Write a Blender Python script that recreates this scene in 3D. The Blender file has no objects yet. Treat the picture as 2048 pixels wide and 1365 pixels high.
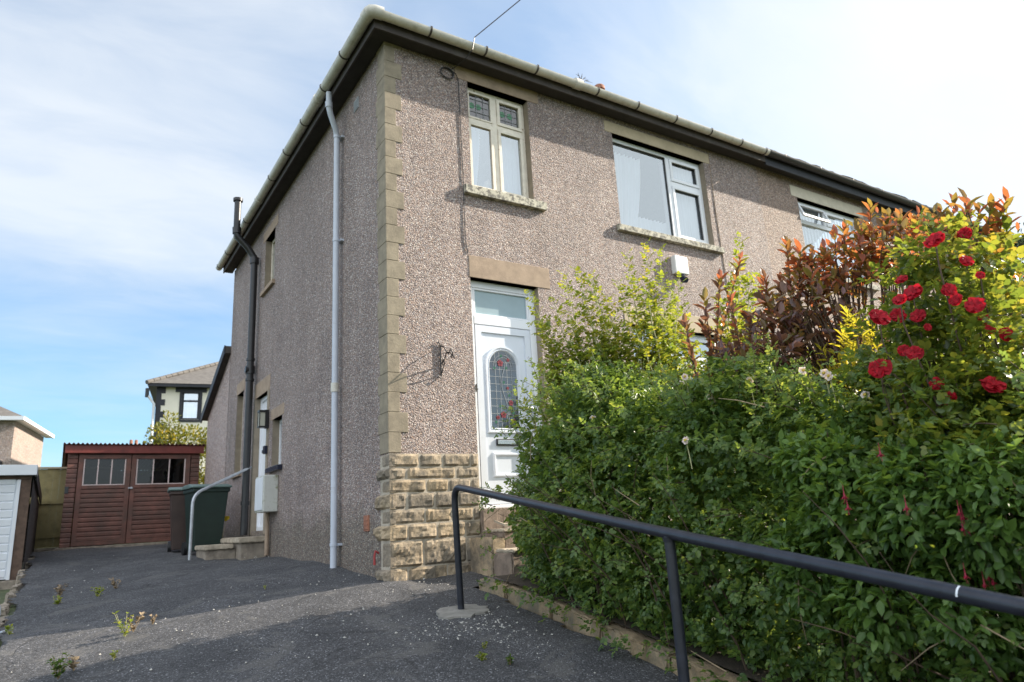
import bpy, bmesh, math, random
import numpy as np
from mathutils import Vector, Matrix
R = math.radians
random.seed(7)
rng = np.random.default_rng(11)
scene = bpy.context.scene
COL = scene.collection

# ------------------------------------------------------------------ camera
cam_d = bpy.data.cameras.new('camera')
cam = bpy.data.objects.new('camera', cam_d)
COL.objects.link(cam)
YAW, PIT, ROL = R(33.11562273), R(14.42092424), R(-3.2835943)
fw = Vector((math.sin(YAW) * math.cos(PIT), math.cos(YAW) * math.cos(PIT), math.sin(PIT)))
rt = Vector((math.cos(YAW), -math.sin(YAW), 0))
up = rt.cross(fw)
r2 = rt * math.cos(ROL) + up * math.sin(ROL)
u2 = -rt * math.sin(ROL) + up * math.cos(ROL)
m = Matrix((r2, u2, -fw)).transposed().to_4x4()
m.translation = (-2.54353345, -6.10228249, 0.45)
cam.matrix_world = m
cam_d.lens = 24.3937
cam_d.sensor_width = 36
cam_d.clip_start = 0.05
cam_d.clip_end = 2000
cam_d.dof.use_dof = True
cam_d.dof.focus_distance = 4.6
cam_d.dof.aperture_fstop = 3.2
scene.camera = cam

# ------------------------------------------------------------------ light
SUN = Vector((4.0, -1.0, 2.35)).normalized()
EL = math.asin(SUN.z)
AZ = math.atan2(SUN.x, SUN.y)            # clockwise from +Y
sd = bpy.data.lights.new('sun', 'SUN')
sd.energy = 4.7
sd.angle = R(0.6)
sd.color = (1.0, 0.89, 0.74)
so = bpy.data.objects.new('sun', sd)
so.rotation_euler = SUN.to_track_quat('Z', 'Y').to_euler()
COL.objects.link(so)

world = bpy.data.worlds.new('World')
scene.world = world
world.use_nodes = True
wt = world.node_tree
wt.nodes.clear()


def N(t, kind, **kw):
    n = t.nodes.new(kind)
    for k, v in kw.items():
        if k.startswith('_'):
            n.inputs[k[1:]].default_value = v
        else:
            setattr(n, k, v)
    return n


def L(t, a, b):
    t.links.new(a, b)


def math_n(t, op, a, b=None, clamp=False):
    n = t.nodes.new('ShaderNodeMath')
    n.operation = op
    n.use_clamp = clamp
    for i, v in enumerate((a, b)):
        if v is None:
            continue
        if isinstance(v, (int, float)):
            n.inputs[i].default_value = v
        else:
            t.links.new(v, n.inputs[i])
    return n.outputs[0]


def ramp(t, fac, stops, interp='LINEAR'):
    n = t.nodes.new('ShaderNodeValToRGB')
    n.color_ramp.interpolation = interp
    el = n.color_ramp.elements
    while len(el) < len(stops):
        el.new(0.5)
    for e, (p, c) in zip(el, stops):
        e.position = p
        if isinstance(c, (int, float)):
            c = (c, c, c)
        e.color = (*c[:3], 1)
    if fac is not None:
        t.links.new(fac, n.inputs[0])
    return n.outputs[0]


def mixc(t, fac, a, b, mode='MIX'):
    n = t.nodes.new('ShaderNodeMix')
    n.data_type = 'RGBA'
    n.blend_type = mode
    for s, v in ((n.inputs[0], fac), (n.inputs[6], a), (n.inputs[7], b)):
        if isinstance(v, (int, float)):
            s.default_value = v
        elif isinstance(v, tuple):
            s.default_value = (*v[:3], 1)
        else:
            t.links.new(v, s)
    return n.outputs[2]


def build_world():
    t = wt
    sky = N(t, 'ShaderNodeTexSky', sky_type='NISHITA', sun_disc=False, sun_elevation=EL, sun_rotation=AZ,
            air_density=1.0, dust_density=1.0, ozone_density=1.3)
    tc = N(t, 'ShaderNodeTexCoord')
    sep = N(t, 'ShaderNodeSeparateXYZ')
    L(t, tc.outputs['Generated'], sep.inputs[0])
    zz = math_n(t, 'ADD', math_n(t, 'MAXIMUM', sep.outputs[2], 0.0), 0.22)
    cx = math_n(t, 'DIVIDE', sep.outputs[0], zz)
    cy = math_n(t, 'DIVIDE', sep.outputs[1], zz)
    cb = N(t, 'ShaderNodeCombineXYZ')
    L(t, cx, cb.inputs[0]); L(t, cy, cb.inputs[1])
    mp = N(t, 'ShaderNodeMapping', _Rotation=(0, 0, R(25)), _Scale=(0.55, 1.3, 1), _Location=(3.9, -7.4, 0))
    L(t, cb.outputs[0], mp.inputs[0])
    n1 = N(t, 'ShaderNodeTexNoise', _Scale=1.1, _Detail=6, _Roughness=0.48, _Distortion=0.35)
    L(t, mp.outputs[0], n1.inputs[0])
    # veil thickens towards the sun's side of the sky
    dot = N(t, 'ShaderNodeVectorMath', operation='DOT_PRODUCT')
    L(t, tc.outputs['Generated'], dot.inputs[0])
    dot.inputs[1].default_value = SUN
    veil = ramp(t, dot.outputs['Value'], [(0.45, 0.0), (0.68, 0.20), (0.85, 0.5)])
    # broad bank of thin cloud high over the left of the street
    dot2 = N(t, 'ShaderNodeVectorMath', operation='DOT_PRODUCT')
    L(t, tc.outputs['Generated'], dot2.inputs[0])
    dot2.inputs[1].default_value = Vector((-0.02, 0.84, 0.55)).normalized()
    bank = ramp(t, dot2.outputs['Value'], [(0.86, 0.0), (0.985, 0.16)])
    # unseen brighter cloud added behind the camera to lift ambient light on the walls
    dot3 = N(t, 'ShaderNodeVectorMath', operation='DOT_PRODUCT')
    L(t, tc.outputs['Generated'], dot3.inputs[0])
    dot3.inputs[1].default_value = Vector((-.72, -.6, .35)).normalized()
    rear = ramp(t, dot3.outputs['Value'], [(0.05, 0.0), (0.6, 0.4)])
    n2 = N(t, 'ShaderNodeTexNoise', _Scale=5.5, _Detail=7, _Roughness=0.6, _Distortion=0.6)
    L(t, mp.outputs[0], n2.inputs[0])
    n12 = math_n(t, 'ADD', math_n(t, 'MULTIPLY', n1.outputs[0], 0.8), math_n(t, 'MULTIPLY', n2.outputs[0], 0.2))
    f = math_n(t, 'ADD', math_n(t, 'ADD', n12, rear), math_n(t, 'ADD', veil, bank))
    f = ramp(t, f, [(0.46, 0.0), (0.62, 0.30), (0.80, 0.78), (1.0, 1.0)])
    f = math_n(t, 'MULTIPLY', f, ramp(t, sep.outputs[2], [(0.0, 0.25), (0.12, 0.8), (0.3, 1.0)]))
    f = math_n(t, 'MULTIPLY', f, 0.92)
    blue = mixc(t, 1.0, sky.outputs[0], (0.66, 0.98, 1.18), 'MULTIPLY')
    blue = mixc(t, 0.20, blue, (2.6, 3.6, 4.4))
    cloud = mixc(t, ramp(t, rear, [(0.1, 0.0), (0.4, 1.0)]), (4.9, 5.05, 5.15), (9.5, 9.9, 10.4))
    col = mixc(t, f, blue, cloud)
    bg = N(t, 'ShaderNodeBackground', _Strength=0.10)
    L(t, col, bg.inputs[0])
    out = N(t, 'ShaderNodeOutputWorld')
    L(t, bg.outputs[0], out.inputs[0])


build_world()
scene.view_settings.view_transform = 'Standard'
scene.view_settings.look = 'None'
scene.view_settings.exposure = 1.1
scene.view_settings.gamma = 1
scene.cycles.max_bounces = 6
scene.cycles.transparent_max_bounces = 12
scene.cycles.caustics_reflective = False
scene.cycles.caustics_refractive = False


# ------------------------------------------------------------------ materials
def newmat(name):
    mt = bpy.data.materials.new(name)
    mt.use_nodes = True
    t = mt.node_tree
    p = t.nodes['Principled BSDF']
    return mt, t, p


def pos(t):
    return N(t, 'ShaderNodeNewGeometry').outputs['Position']


def noise(t, scale, detail=4, rough=0.6, vec=None, dist=0.0):
    n = N(t, 'ShaderNodeTexNoise', _Scale=scale, _Detail=detail, _Roughness=rough, _Distortion=dist)
    L(t, vec if vec is not None else pos(t), n.inputs[0])
    return n.outputs[0]


def bump(t, p, h, strength, dist):
    b = N(t, 'ShaderNodeBump', _Strength=strength, _Distance=dist)
    L(t, h, b.inputs['Height'])
    L(t, b.outputs[0], p.inputs['Normal'])


def plain(name, col, rough=0.5, var=0.15, scale=9.0, bmp=0.0, metal=0.0, dirt=None, dscale=3.0, dlo=0.5, dhi=0.75):
    mt, t, p = newmat(name)
    p.inputs['Roughness'].default_value = rough
    p.inputs['Metallic'].default_value = metal
    nz = noise(t, scale, 5)
    lo = tuple(c * (1 - var) for c in col)
    hi = tuple(min(1, c * (1 + var)) for c in col)
    c = ramp(t, nz, [(0.3, lo), (0.7, hi)])
    if dirt is not None:
        d = ramp(t, noise(t, dscale, 8, 0.7), [(dlo, 0.0), (dhi, 1.0)])
        c = mixc(t, d, c, dirt)
    L(t, c, p.inputs['Base Color'])
    if bmp:
        bump(t, p, noise(t, scale * 6, 6, 0.7), 0.6, bmp)
    return mt


def pebbledash(name, tint=(1, 1, 1), scale=78.0, stains=False):
    mt, t, p = newmat(name)
    P = pos(t)
    v = N(t, 'ShaderNodeTexVoronoi', _Scale=scale, _Randomness=1.0)
    L(t, P, v.inputs[0])
    v2 = N(t, 'ShaderNodeTexVoronoi', _Scale=scale * 2.3, _Randomness=1.0)
    L(t, P, v2.inputs[0])
    s = N(t, 'ShaderNodeSeparateColor')
    L(t, v.outputs['Color'], s.inputs[0])
    s2 = N(t, 'ShaderNodeSeparateColor')
    L(t, v2.outputs['Color'], s2.inputs[0])
    stops = [(0.0, (0.13, 0.10, 0.095)), (0.16, (0.27, 0.20, 0.17)), (0.32, (0.34, 0.29, 0.27)), (0.46, (0.42, 0.33, 0.27)),
             (0.58, (0.30, 0.28, 0.29)), (0.70, (0.50, 0.42, 0.37)), (0.80, (0.40, 0.27, 0.20)), (0.88, (0.72, 0.68, 0.62)), (0.95, (0.20, 0.17, 0.16))]
    stops = [(a, tuple(x * y for x, y in zip(c, tint))) for a, c in stops]
    c1 = ramp(t, s.outputs[0], stops, 'CONSTANT')
    c2 = ramp(t, s2.outputs[1], stops, 'CONSTANT')
    c = mixc(t, 0.38, c1, c2)
    edge = ramp(t, v.outputs['Distance'], [(0.35, 1.0), (0.75, 0.62)])
    c = mixc(t, 1.0, c, edge, 'MULTIPLY')
    big = ramp(t, noise(t, 0.9, 6, 0.65), [(0.3, 0.86), (0.7, 1.1)])
    c = mixc(t, 1.0, c, big, 'MULTIPLY')
    mid = ramp(t, noise(t, 14, 5, 0.7), [(0.3, 0.82), (0.7, 1.18)])
    c = mixc(t, 1.0, c, mid, 'MULTIPLY')
    if stains:
        mp = N(t, 'ShaderNodeMapping', _Scale=(5.0, 5.0, 0.35))
        L(t, P, mp.inputs[0])
        streak = ramp(t, noise(t, 1.0, 5, 0.6, vec=mp.outputs[0]), [(0.35, 0.86), (0.62, 1.05)])
        c = mixc(t, 0.8, c, mixc(t, 1.0, c, streak, 'MULTIPLY'))
        sp_ = N(t, 'ShaderNodeSeparateXYZ')
        L(t, P, sp_.inputs[0])
        hgt = math_n(t, 'ADD', sp_.outputs[2], math_n(t, 'MULTIPLY', noise(t, 2.2, 6, 0.7), -0.9))
        damp = ramp(t, hgt, [(0.0, (0.66, 0.68, 0.62)), (0.28, (1, 1, 1))])
        c = mixc(t, 1.0, c, damp, 'MULTIPLY')
        patch = ramp(t, noise(t, 0.55, 3, 0.5, dist=1.0), [(0.60, (1, 1, 1)), (0.64, (0.90, 0.90, 0.91))])
        c = mixc(t, 1.0, c, patch, 'MULTIPLY')
    L(t, c, p.inputs['Base Color'])
    p.inputs['Roughness'].default_value = 0.75
    h = math_n(t, 'ADD', math_n(t, 'MULTIPLY', v.outputs['Distance'], -1.0), math_n(t, 'MULTIPLY', noise(t, 9, 4), 0.8))
    h = math_n(t, 'ADD', h, math_n(t, 'MULTIPLY', s.outputs[2], 0.6))
    bump(t, p, h, 0.9, 0.012)
    return mt


def asphalt():
    mt, t, p = newmat('asphalt')
    P = pos(t)
    base = ramp(t, noise(t, 2.2, 8, 0.62), [(0.3, (0.046, 0.047, 0.052)), (0.7, (0.096, 0.096, 0.102))])
    v = N(t, 'ShaderNodeTexVoronoi', _Scale=120)
    L(t, P, v.inputs[0])
    s = N(t, 'ShaderNodeSeparateColor')
    L(t, v.outputs['Color'], s.inputs[0])
    speck = ramp(t, s.outputs[0], [(0.0, 0.55), (0.5, 1.0), (0.88, 1.8), (0.97, 3.2)], 'CONSTANT')
    c = mixc(t, 1.0, base, speck, 'MULTIPLY')
    # worn, paler patches with ragged outlines
    wear = ramp(t, noise(t, 1.9, 9, 0.72, dist=0.8), [(0.55, 0.0), (0.59, 0.5)])
    moss = ramp(t, noise(t, 4.5, 8, 0.75), [(0.62, 0.0), (0.70, 0.5)])
    base = mixc(t, moss, base, (0.06, 0.065, 0.03))
    c = mixc(t, wear, c, (0.125, 0.12, 0.115))
    # cracks
    warp = N(t, 'ShaderNodeTexNoise', _Scale=3.0, _Detail=5)
    L(t, P, warp.inputs[0])
    addv = N(t, 'ShaderNodeVectorMath', operation='MULTIPLY_ADD')
    L(t, warp.outputs['Color'], addv.inputs[0])
    addv.inputs[1].default_value = (0.5, 0.5, 0.0)
    L(t, P, addv.inputs[2])
    cr = N(t, 'ShaderNodeTexVoronoi', feature='DISTANCE_TO_EDGE', _Scale=1.25)
    L(t, addv.outputs[0], cr.inputs[0])
    crack = ramp(t, cr.outputs['Distance'], [(0.0, 0.35), (0.014, 1.0)])
    msk = ramp(t, noise(t, 0.8, 3), [(0.47, 1.0), (0.55, 0.0)])
    crack = math_n(t, 'MAXIMUM', crack, msk)
    c = mixc(t, crack, (0.012, 0.012, 0.013), c)
    L(t, c, p.inputs['Base Color'])
    p.inputs['Roughness'].default_value = 0.85
    h = math_n(t, 'ADD', math_n(t, 'MULTIPLY', v.outputs['Distance'], -0.5), math_n(t, 'MULTIPLY', noise(t, 24, 6, 0.7), 1.6))
    h = math_n(t, 'ADD', h, math_n(t, 'MULTIPLY', crack, 0.8))
    bump(t, p, h, 0.9, 0.012)
    return mt


def stone(name, a, b, dark, scale=7.0, dlo=0.52, dhi=0.72, bmp=0.012):
    mt, t, p = newmat(name)
    c = ramp(t, noise(t, scale, 8, 0.65), [(0.3, a), (0.7, b)])
    c = mixc(t, 1.0, c, ramp(t, noise(t, 90, 4, 0.7), [(0.3, 0.75), (0.7, 1.25)]), 'MULTIPLY')
    rnd = N(t, 'ShaderNodeNewGeometry').outputs['Random Per Island']
    c = mixc(t, 1.0, c, ramp(t, rnd, [(0.0, (0.78, 0.78, 0.8)), (0.5, (1.02, 0.98, 0.92)), (1.0, (1.18, 1.08, 0.92))]), 'MULTIPLY')
    d = ramp(t, noise(t, scale * 0.45, 8, 0.7), [(dlo, 0.0), (dhi, 0.85)])
    c = mixc(t, d, c, dark)
    L(t, c, p.inputs['Base Color'])
    p.inputs['Roughness'].default_value = 0.85
    bump(t, p, noise(t, 28, 8, 0.7), 0.8, bmp)
    return mt


def leafmat(name, stops, trans=0.42, rough=0.42, tscale=1.5, wave=0.0, spec=0.5):
    mt, t, p = newmat(name)
    rnd = N(t, 'ShaderNodeNewGeometry').outputs['Random Per Island']
    mixed = math_n(t, 'ADD', math_n(t, 'MULTIPLY', rnd, 0.7), math_n(t, 'MULTIPLY', ramp(t, noise(t, tscale, 3), [(0.3, 0.0), (0.7, 1.0)]), 0.3))
    c = ramp(t, mixed, stops)
    L(t, c, p.inputs['Base Color'])
    p.inputs['Roughness'].default_value = rough
    p.inputs['Specular IOR Level'].default_value = spec
    tr = N(t, 'ShaderNodeBsdfTranslucent')
    g = mixc(t, 1.0, c, (2.3, 1.9, 1.0), 'MULTIPLY')
    L(t, g, tr.inputs[0])
    mx = N(t, 'ShaderNodeMixShader', _Fac=trans)
    L(t, p.outputs[0], mx.inputs[1])
    L(t, tr.outputs[0], mx.inputs[2])
    L(t, mx.outputs[0], t.nodes['Material Output'].inputs[0])
    return mt


def glassmat(name, tint=(0.9, 0.93, 0.95), refl=0.22, rough=0.02, wav=0.0, gtint=(1, 1, 1)):
    mt, t, p = newmat(name)
    t.nodes.remove(p)
    tr = N(t, 'ShaderNodeBsdfTransparent')
    tr.inputs[0].default_value = (*tint, 1)
    gl = N(t, 'ShaderNodeBsdfGlossy', _Roughness=rough)
    gl.inputs[0].default_value = (*gtint, 1)
    fr = N(t, 'ShaderNodeLayerWeight', _Blend=0.5)
    f = math_n(t, 'ADD', math_n(t, 'POWER', fr.outputs['Facing'], 4.0), refl, True)
    if wav:
        b = N(t, 'ShaderNodeBump', _Strength=0.4, _Distance=wav)
        L(t, noise(t, 5, 2), b.inputs['Height'])
        L(t, b.outputs[0], gl.inputs['Normal'])
    mx = N(t, 'ShaderNodeMixShader')
    L(t, f, mx.inputs[0])
    L(t, tr.outputs[0], mx.inputs[1])
    L(t, gl.outputs[0], mx.inputs[2])
    L(t, mx.outputs[0], t.nodes['Material Output'].inputs[0])
    return mt


M = {}
M['peb'] = pebbledash('pebbledash', (1.11, 1.08, 1.10), 78, True)
M['peb_ext'] = pebbledash('pebbledash_extension', (1.42, 1.37, 1.4), 70)
M['peb_nb'] = pebbledash('pebbledash_neighbour', (1.1, 1.0, .93))
M['peb_far'] = pebbledash('pebbledash_far', (1.35, 1.32, 1.30), 50)
M['asphalt'] = asphalt()
M['quoin'] = plain('quoin_cement', (0.265, 0.225, 0.165), 0.85, 0.22, 8, 0.006, dirt=(0.16, 0.135, 0.10), dscale=2.5)
M['lintel'] = plain('lintel_render', (0.34, 0.255, 0.185), 0.85, 0.15, 10, 0.004, dirt=(0.22, 0.16, 0.12), dscale=4)
M['lintel_y'] = plain('lintel_stone_yellow', (0.46, 0.38, 0.26), 0.85, 0.12, 8, 0.004, dirt=(0.3, 0.25, 0.17), dscale=4)
M['lintel_w'] = plain('lintel_painted', (0.55, 0.5, 0.4), 0.8, 0.1, 8, 0.003)
M['reveal'] = plain('reveal_render', (0.27, 0.225, 0.17), 0.85, 0.15, 9, 0.004)
M['sill'] = plain('sill_flaking_paint', (0.5, 0.47, 0.38), 0.85, 0.15, 15, 0.006, dirt=(0.16, 0.15, 0.13), dscale=16, dlo=0.47, dhi=0.55)
M['stone'] = stone('rockface_stone', (0.24, 0.20, 0.15), (0.41, 0.345, 0.26), (0.10, 0.09, 0.075), 9, 0.45, 0.62)
M['kerb'] = stone('kerb_sandstone', (0.24, 0.18, 0.115), (0.38, 0.30, 0.2), (0.13, 0.12, 0.09), 6, 0.46, 0.62)
M['mortar'] = plain('mortar', (0.42, 0.37, 0.30), 0.9, 0.2, 20, 0.006)
M['concrete'] = plain('concrete', (0.27, 0.23, 0.185), 0.9, 0.25, 8, 0.008, dirt=(0.12, 0.10, 0.08), dscale=5)
M['step'] = plain('step_concrete', (0.22, 0.17, 0.135), 0.9, 0.3, 9, 0.01, dirt=(0.09, 0.075, 0.06), dscale=6)
M['flag'] = plain('flagstone', (0.42, 0.36, 0.28), 0.9, 0.25, 8, 0.006, dirt=(0.2, 0.17, 0.13), dscale=5)
M['upvc'] = plain('white_upvc', (0.80, 0.82, 0.86), 0.3, 0.03, 4)
M['door'] = plain('white_door_skin', (0.66, 0.70, 0.77), 0.35, 0.03, 4)
M['cream'] = plain('cream_flaking_timber', (0.74, 0.68, 0.58), 0.6, 0.1, 12, 0.003, dirt=(0.3, 0.22, 0.14), dscale=14, dlo=0.6, dhi=0.68)
M['gutter'] = plain('weathered_grey_gutter', (0.60, 0.58, 0.52), 0.45, 0.12, 7, dirt=(0.36, 0.34, 0.27), dscale=9, dlo=0.5, dhi=0.8)
M['gut_black'] = plain('black_gutter', (0.022, 0.02, 0.022), 0.5, 0.3, 7)
M['pipe'] = plain('pale_blue_grey_pipe', (0.50, 0.54, 0.62), 0.45, 0.06, 5, dirt=(0.36, 0.35, 0.33), dscale=7, dlo=0.6, dhi=0.8)
M['black'] = plain('black_painted_iron', (0.018, 0.018, 0.02), 0.38, 0.25, 8)
M['rail'] = plain('black_rail_paint', (0.02, 0.022, 0.032), 0.33, 0.3, 18, 0.0008, dirt=(0.30, 0.31, 0.32), dscale=22, dlo=0.74, dhi=0.78)
M['fascia'] = plain('dark_brown_fascia', (0.045, 0.036, 0.032), 0.7, 0.3, 8, dirt=(0.08, 0.07, 0.06), dscale=6)
M['soffit'] = plain('dark_soffit', (0.03, 0.026, 0.024), 0.85, 0.3, 6)
M['galv'] = plain('galvanised_steel', (0.42, 0.44, 0.47), 0.45, 0.15, 14, metal=0.5)
M['dark'] = plain('dark_interior', (0.03, 0.03, 0.032), 0.9, 0.2, 3)
M['net'] = plain('net_curtain', (0.9, 0.92, 0.95), 0.9, 0.05, 4)
M['netb'] = plain('blue_grey_curtain', (0.6, 0.68, 0.76), 0.9, 0.08, 4)
M['glass'] = glassmat('window_glass', refl=0.50, wav=0.003, gtint=(0.90, 0.97, 1.0))
M['glass_dark'] = glassmat('garage_glass', (0.25, 0.25, 0.25), 0.035, wav=0.004)
M['glass_frost'] = plain('frosted_glass', (0.32, 0.42, 0.46), 0.22, 0.08, 3)
M['glass_lead'] = glassmat('stained_glass', (0.45, 0.52, 0.52), 0.15, 0.05, wav=0.006)
M['lead'] = plain('lead_came', (0.34, 0.36, 0.38), 0.5, 0.1, 9)
M['red_glass'] = plain('red_glass', (0.22, 0.04, 0.05), 0.3, 0.25, 30)
M['green_glass'] = plain('green_glass', (0.05, 0.2, 0.10), 0.3, 0.3, 30)
M['chrome'] = plain('satin_chrome', (0.6, 0.6, 0.62), 0.25, 0.05, 8, metal=1.0)
M['slate'] = plain('roof_tile', (0.085, 0.075, 0.07), 0.8, 0.3, 5, 0.01)
M['slate_far'] = plain('far_roof_tile', (0.13, 0.12, 0.11), 0.8, 0.25, 6, 0.01)
M['terracotta'] = plain('terracotta', (0.30, 0.13, 0.08), 0.8, 0.3, 9)
M['brick'] = plain('chimney_brick', (0.24, 0.13, 0.09), 0.85, 0.35, 14, 0.006)
M['creamwall'] = plain('cream_render', (0.80, 0.76, 0.64), 0.85, 0.06, 3, 0.003)
M['black_paint'] = plain('black_masonry_paint', (0.02, 0.022, 0.03), 0.6, 0.2, 5)
M['redwood'] = plain('red_brown_boards', (0.15, 0.062, 0.045), 0.6, 0.35, 5, 0.004, dirt=(0.085, 0.05, 0.038), dscale=4, dlo=0.45, dhi=0.7)
M['redpaint'] = plain('red_fascia_paint', (0.17, 0.03, 0.022), 0.5, 0.25, 6)
M['rust'] = plain('corrugated_rust', (0.14, 0.05, 0.04), 0.7, 0.3, 8)
M['pinktrim'] = plain('faded_pink_glazing_bar', (0.62, 0.5, 0.47), 0.6, 0.12, 12)
M['brownbrick'] = plain('brown_cladding', (0.11, 0.07, 0.05), 0.8, 0.35, 12, 0.004)
M['darkpanel'] = pebbledash('dark_garage_panel', (0.30, 0.30, 0.31), 45)
M['fence'] = plain('treated_fence_board', (0.24, 0.20, 0.09), 0.85, 0.3, 6, 0.004, dirt=(0.14, 0.12, 0.06))
M['bin_g'] = plain('green_bin_plastic', (0.010, 0.024, 0.018), 0.5, 0.2, 6)
M['bin_b'] = plain('brown_bin_plastic', (0.05, 0.03, 0.024), 0.5, 0.2, 6)
M['bin_lid'] = plain('grey_green_bin_lid', (0.10, 0.15, 0.135), 0.5, 0.15, 6)
M['soil'] = plain('soil', (0.055, 0.042, 0.03), 0.95, 0.4, 12, 0.02)
M['verge'] = plain('ground_grass', (0.07, 0.085, 0.035), 0.95, 0.4, 3, 0.03)
M['patch'] = plain('cement_patch', (0.22, 0.21, 0.19), 0.9, 0.25, 14, 0.006)
M['pebble'] = plain('loose_stones', (0.42, 0.41, 0.38), 0.85, 0.3, 40)
M['meter'] = plain('meter_box_plastic', (0.55, 0.56, 0.52), 0.5, 0.08, 5, dirt=(0.24, 0.24, 0.14), dscale=5, dlo=0.54, dhi=0.66)
M['num'] = plain('number_bronze', (0.06, 0.055, 0.05), 0.4, 0.1, 9)
M['alarm'] = plain('alarm_box_white', (0.78, 0.78, 0.76), 0.4, 0.04, 6)
M['blueblack'] = plain('blue_black_plastic', (0.012, 0.016, 0.035), 0.25, 0.1, 6)
M['white'] = plain('white_metal', (0.72, 0.75, 0.79), 0.4, 0.04, 5)
M['stem'] = plain('green_stem', (0.40, 0.39, 0.20), 0.7, 0.3, 12)
M['bark'] = plain('brown_stem', (0.09, 0.06, 0.04), 0.85, 0.3, 12)
M['dry'] = plain('dry_twig', (0.28, 0.21, 0.13), 0.8, 0.25, 12)
M['leaf_hedge'] = leafmat('hedge_leaf', [(0.0, (0.042, 0.085, 0.028)), (0.45, (0.085, 0.155, 0.042)), (0.8, (0.155, 0.235, 0.055)), (0.97, (0.23, 0.30, 0.085)), (1.0, (0.30, 0.22, 0.08))], 0.45, 0.38)
M['leaf_shoot'] = leafmat('young_shoot_leaf', [(0.0, (0.11, 0.18, 0.035)), (0.6, (0.20, 0.26, 0.045)), (1.0, (0.32, 0.30, 0.07))], 0.5)
M['leaf_photinia'] = leafmat('red_photinia_leaf', [(0.0, (0.08, 0.11, 0.035)), (0.22, (0.15, 0.13, 0.05)), (0.40, (0.25, 0.09, 0.06)), (0.62, (0.32, 0.11, 0.07)), (0.76, (0.20, 0.16, 0.055)), (1.0, (0.12, 0.15, 0.04))], 0.45, 0.3)
M['leaf_photinia_dark'] = leafmat('purple_photinia_leaf', [(0.0, (0.06, 0.09, 0.04)), (0.25, (0.12, 0.08, 0.08)), (0.55, (0.18, 0.095, 0.10)), (0.78, (0.20, 0.12, 0.07)), (1.0, (0.10, 0.15, 0.04))], 0.4, 0.28)
M['leaf_rose'] = leafmat('rose_leaf', [(0.0, (0.065, 0.11, 0.03)), (0.5, (0.12, 0.175, 0.035)), (0.8, (0.20, 0.225, 0.045)), (0.9, (0.25, 0.20, 0.05)), (1.0, (0.28, 0.12, 0.05))], 0.52, 0.22)
M['leaf_fuchsia'] = leafmat('fuchsia_leaf', [(0.0, (0.055, 0.115, 0.032)), (0.6, (0.11, 0.195, 0.045)), (0.95, (0.15, 0.25, 0.06)), (1.0, (0.30, 0.26, 0.07))], 0.45, 0.4)
M['leaf_yellow'] = leafmat('yellow_choisya_leaf', [(0.0, (0.22, 0.26, 0.04)), (1.0, (0.45, 0.42, 0.06))], 0.5)
M['leaf_dark'] = leafmat('dark_evergreen_leaf', [(0.0, (0.016, 0.032, 0.016)), (1.0, (0.045, 0.07, 0.028))], 0.3)
M['leaf_bush'] = leafmat('garden_bush_leaf', [(0.0, (0.07, 0.10, 0.02)), (0.6, (0.15, 0.17, 0.025)), (0.85, (0.26, 0.24, 0.03)), (1.0, (0.55, 0.40, 0.03))], 0.4)
M['petal_red'] = leafmat('red_rose_petal', [(0.0, (0.22, 0.003, 0.010)), (1.0, (0.50, 0.006, 0.022))], 0.2, 0.6, spec=0.25)
M['petal_white'] = leafmat('white_rose_petal', [(0.0, (0.62, 0.52, 0.52)), (1.0, (0.78, 0.74, 0.72))], 0.2, 0.6)
M['petal_fuchsia'] = leafmat('fuchsia_petal', [(0.0, (0.22, 0.01, 0.03)), (1.0, (0.34, 0.015, 0.05))], 0.2, 0.5)
M['stamen'] = plain('stamens', (0.5, 0.35, 0.05), 0.7, 0.2, 20)
M['petal_yellow'] = plain('yellow_petal', (0.7, 0.5, 0.03), 0.7, 0.1, 20)
M['grass'] = leafmat('grass_blade', [(0.0, (0.05, 0.10, 0.025)), (1.0, (0.12, 0.20, 0.04))], 0.4)
M['pebble_red'] = plain('red_plastic', (0.3, 0.03, 0.03), 0.6, 0.2, 9)


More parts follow.
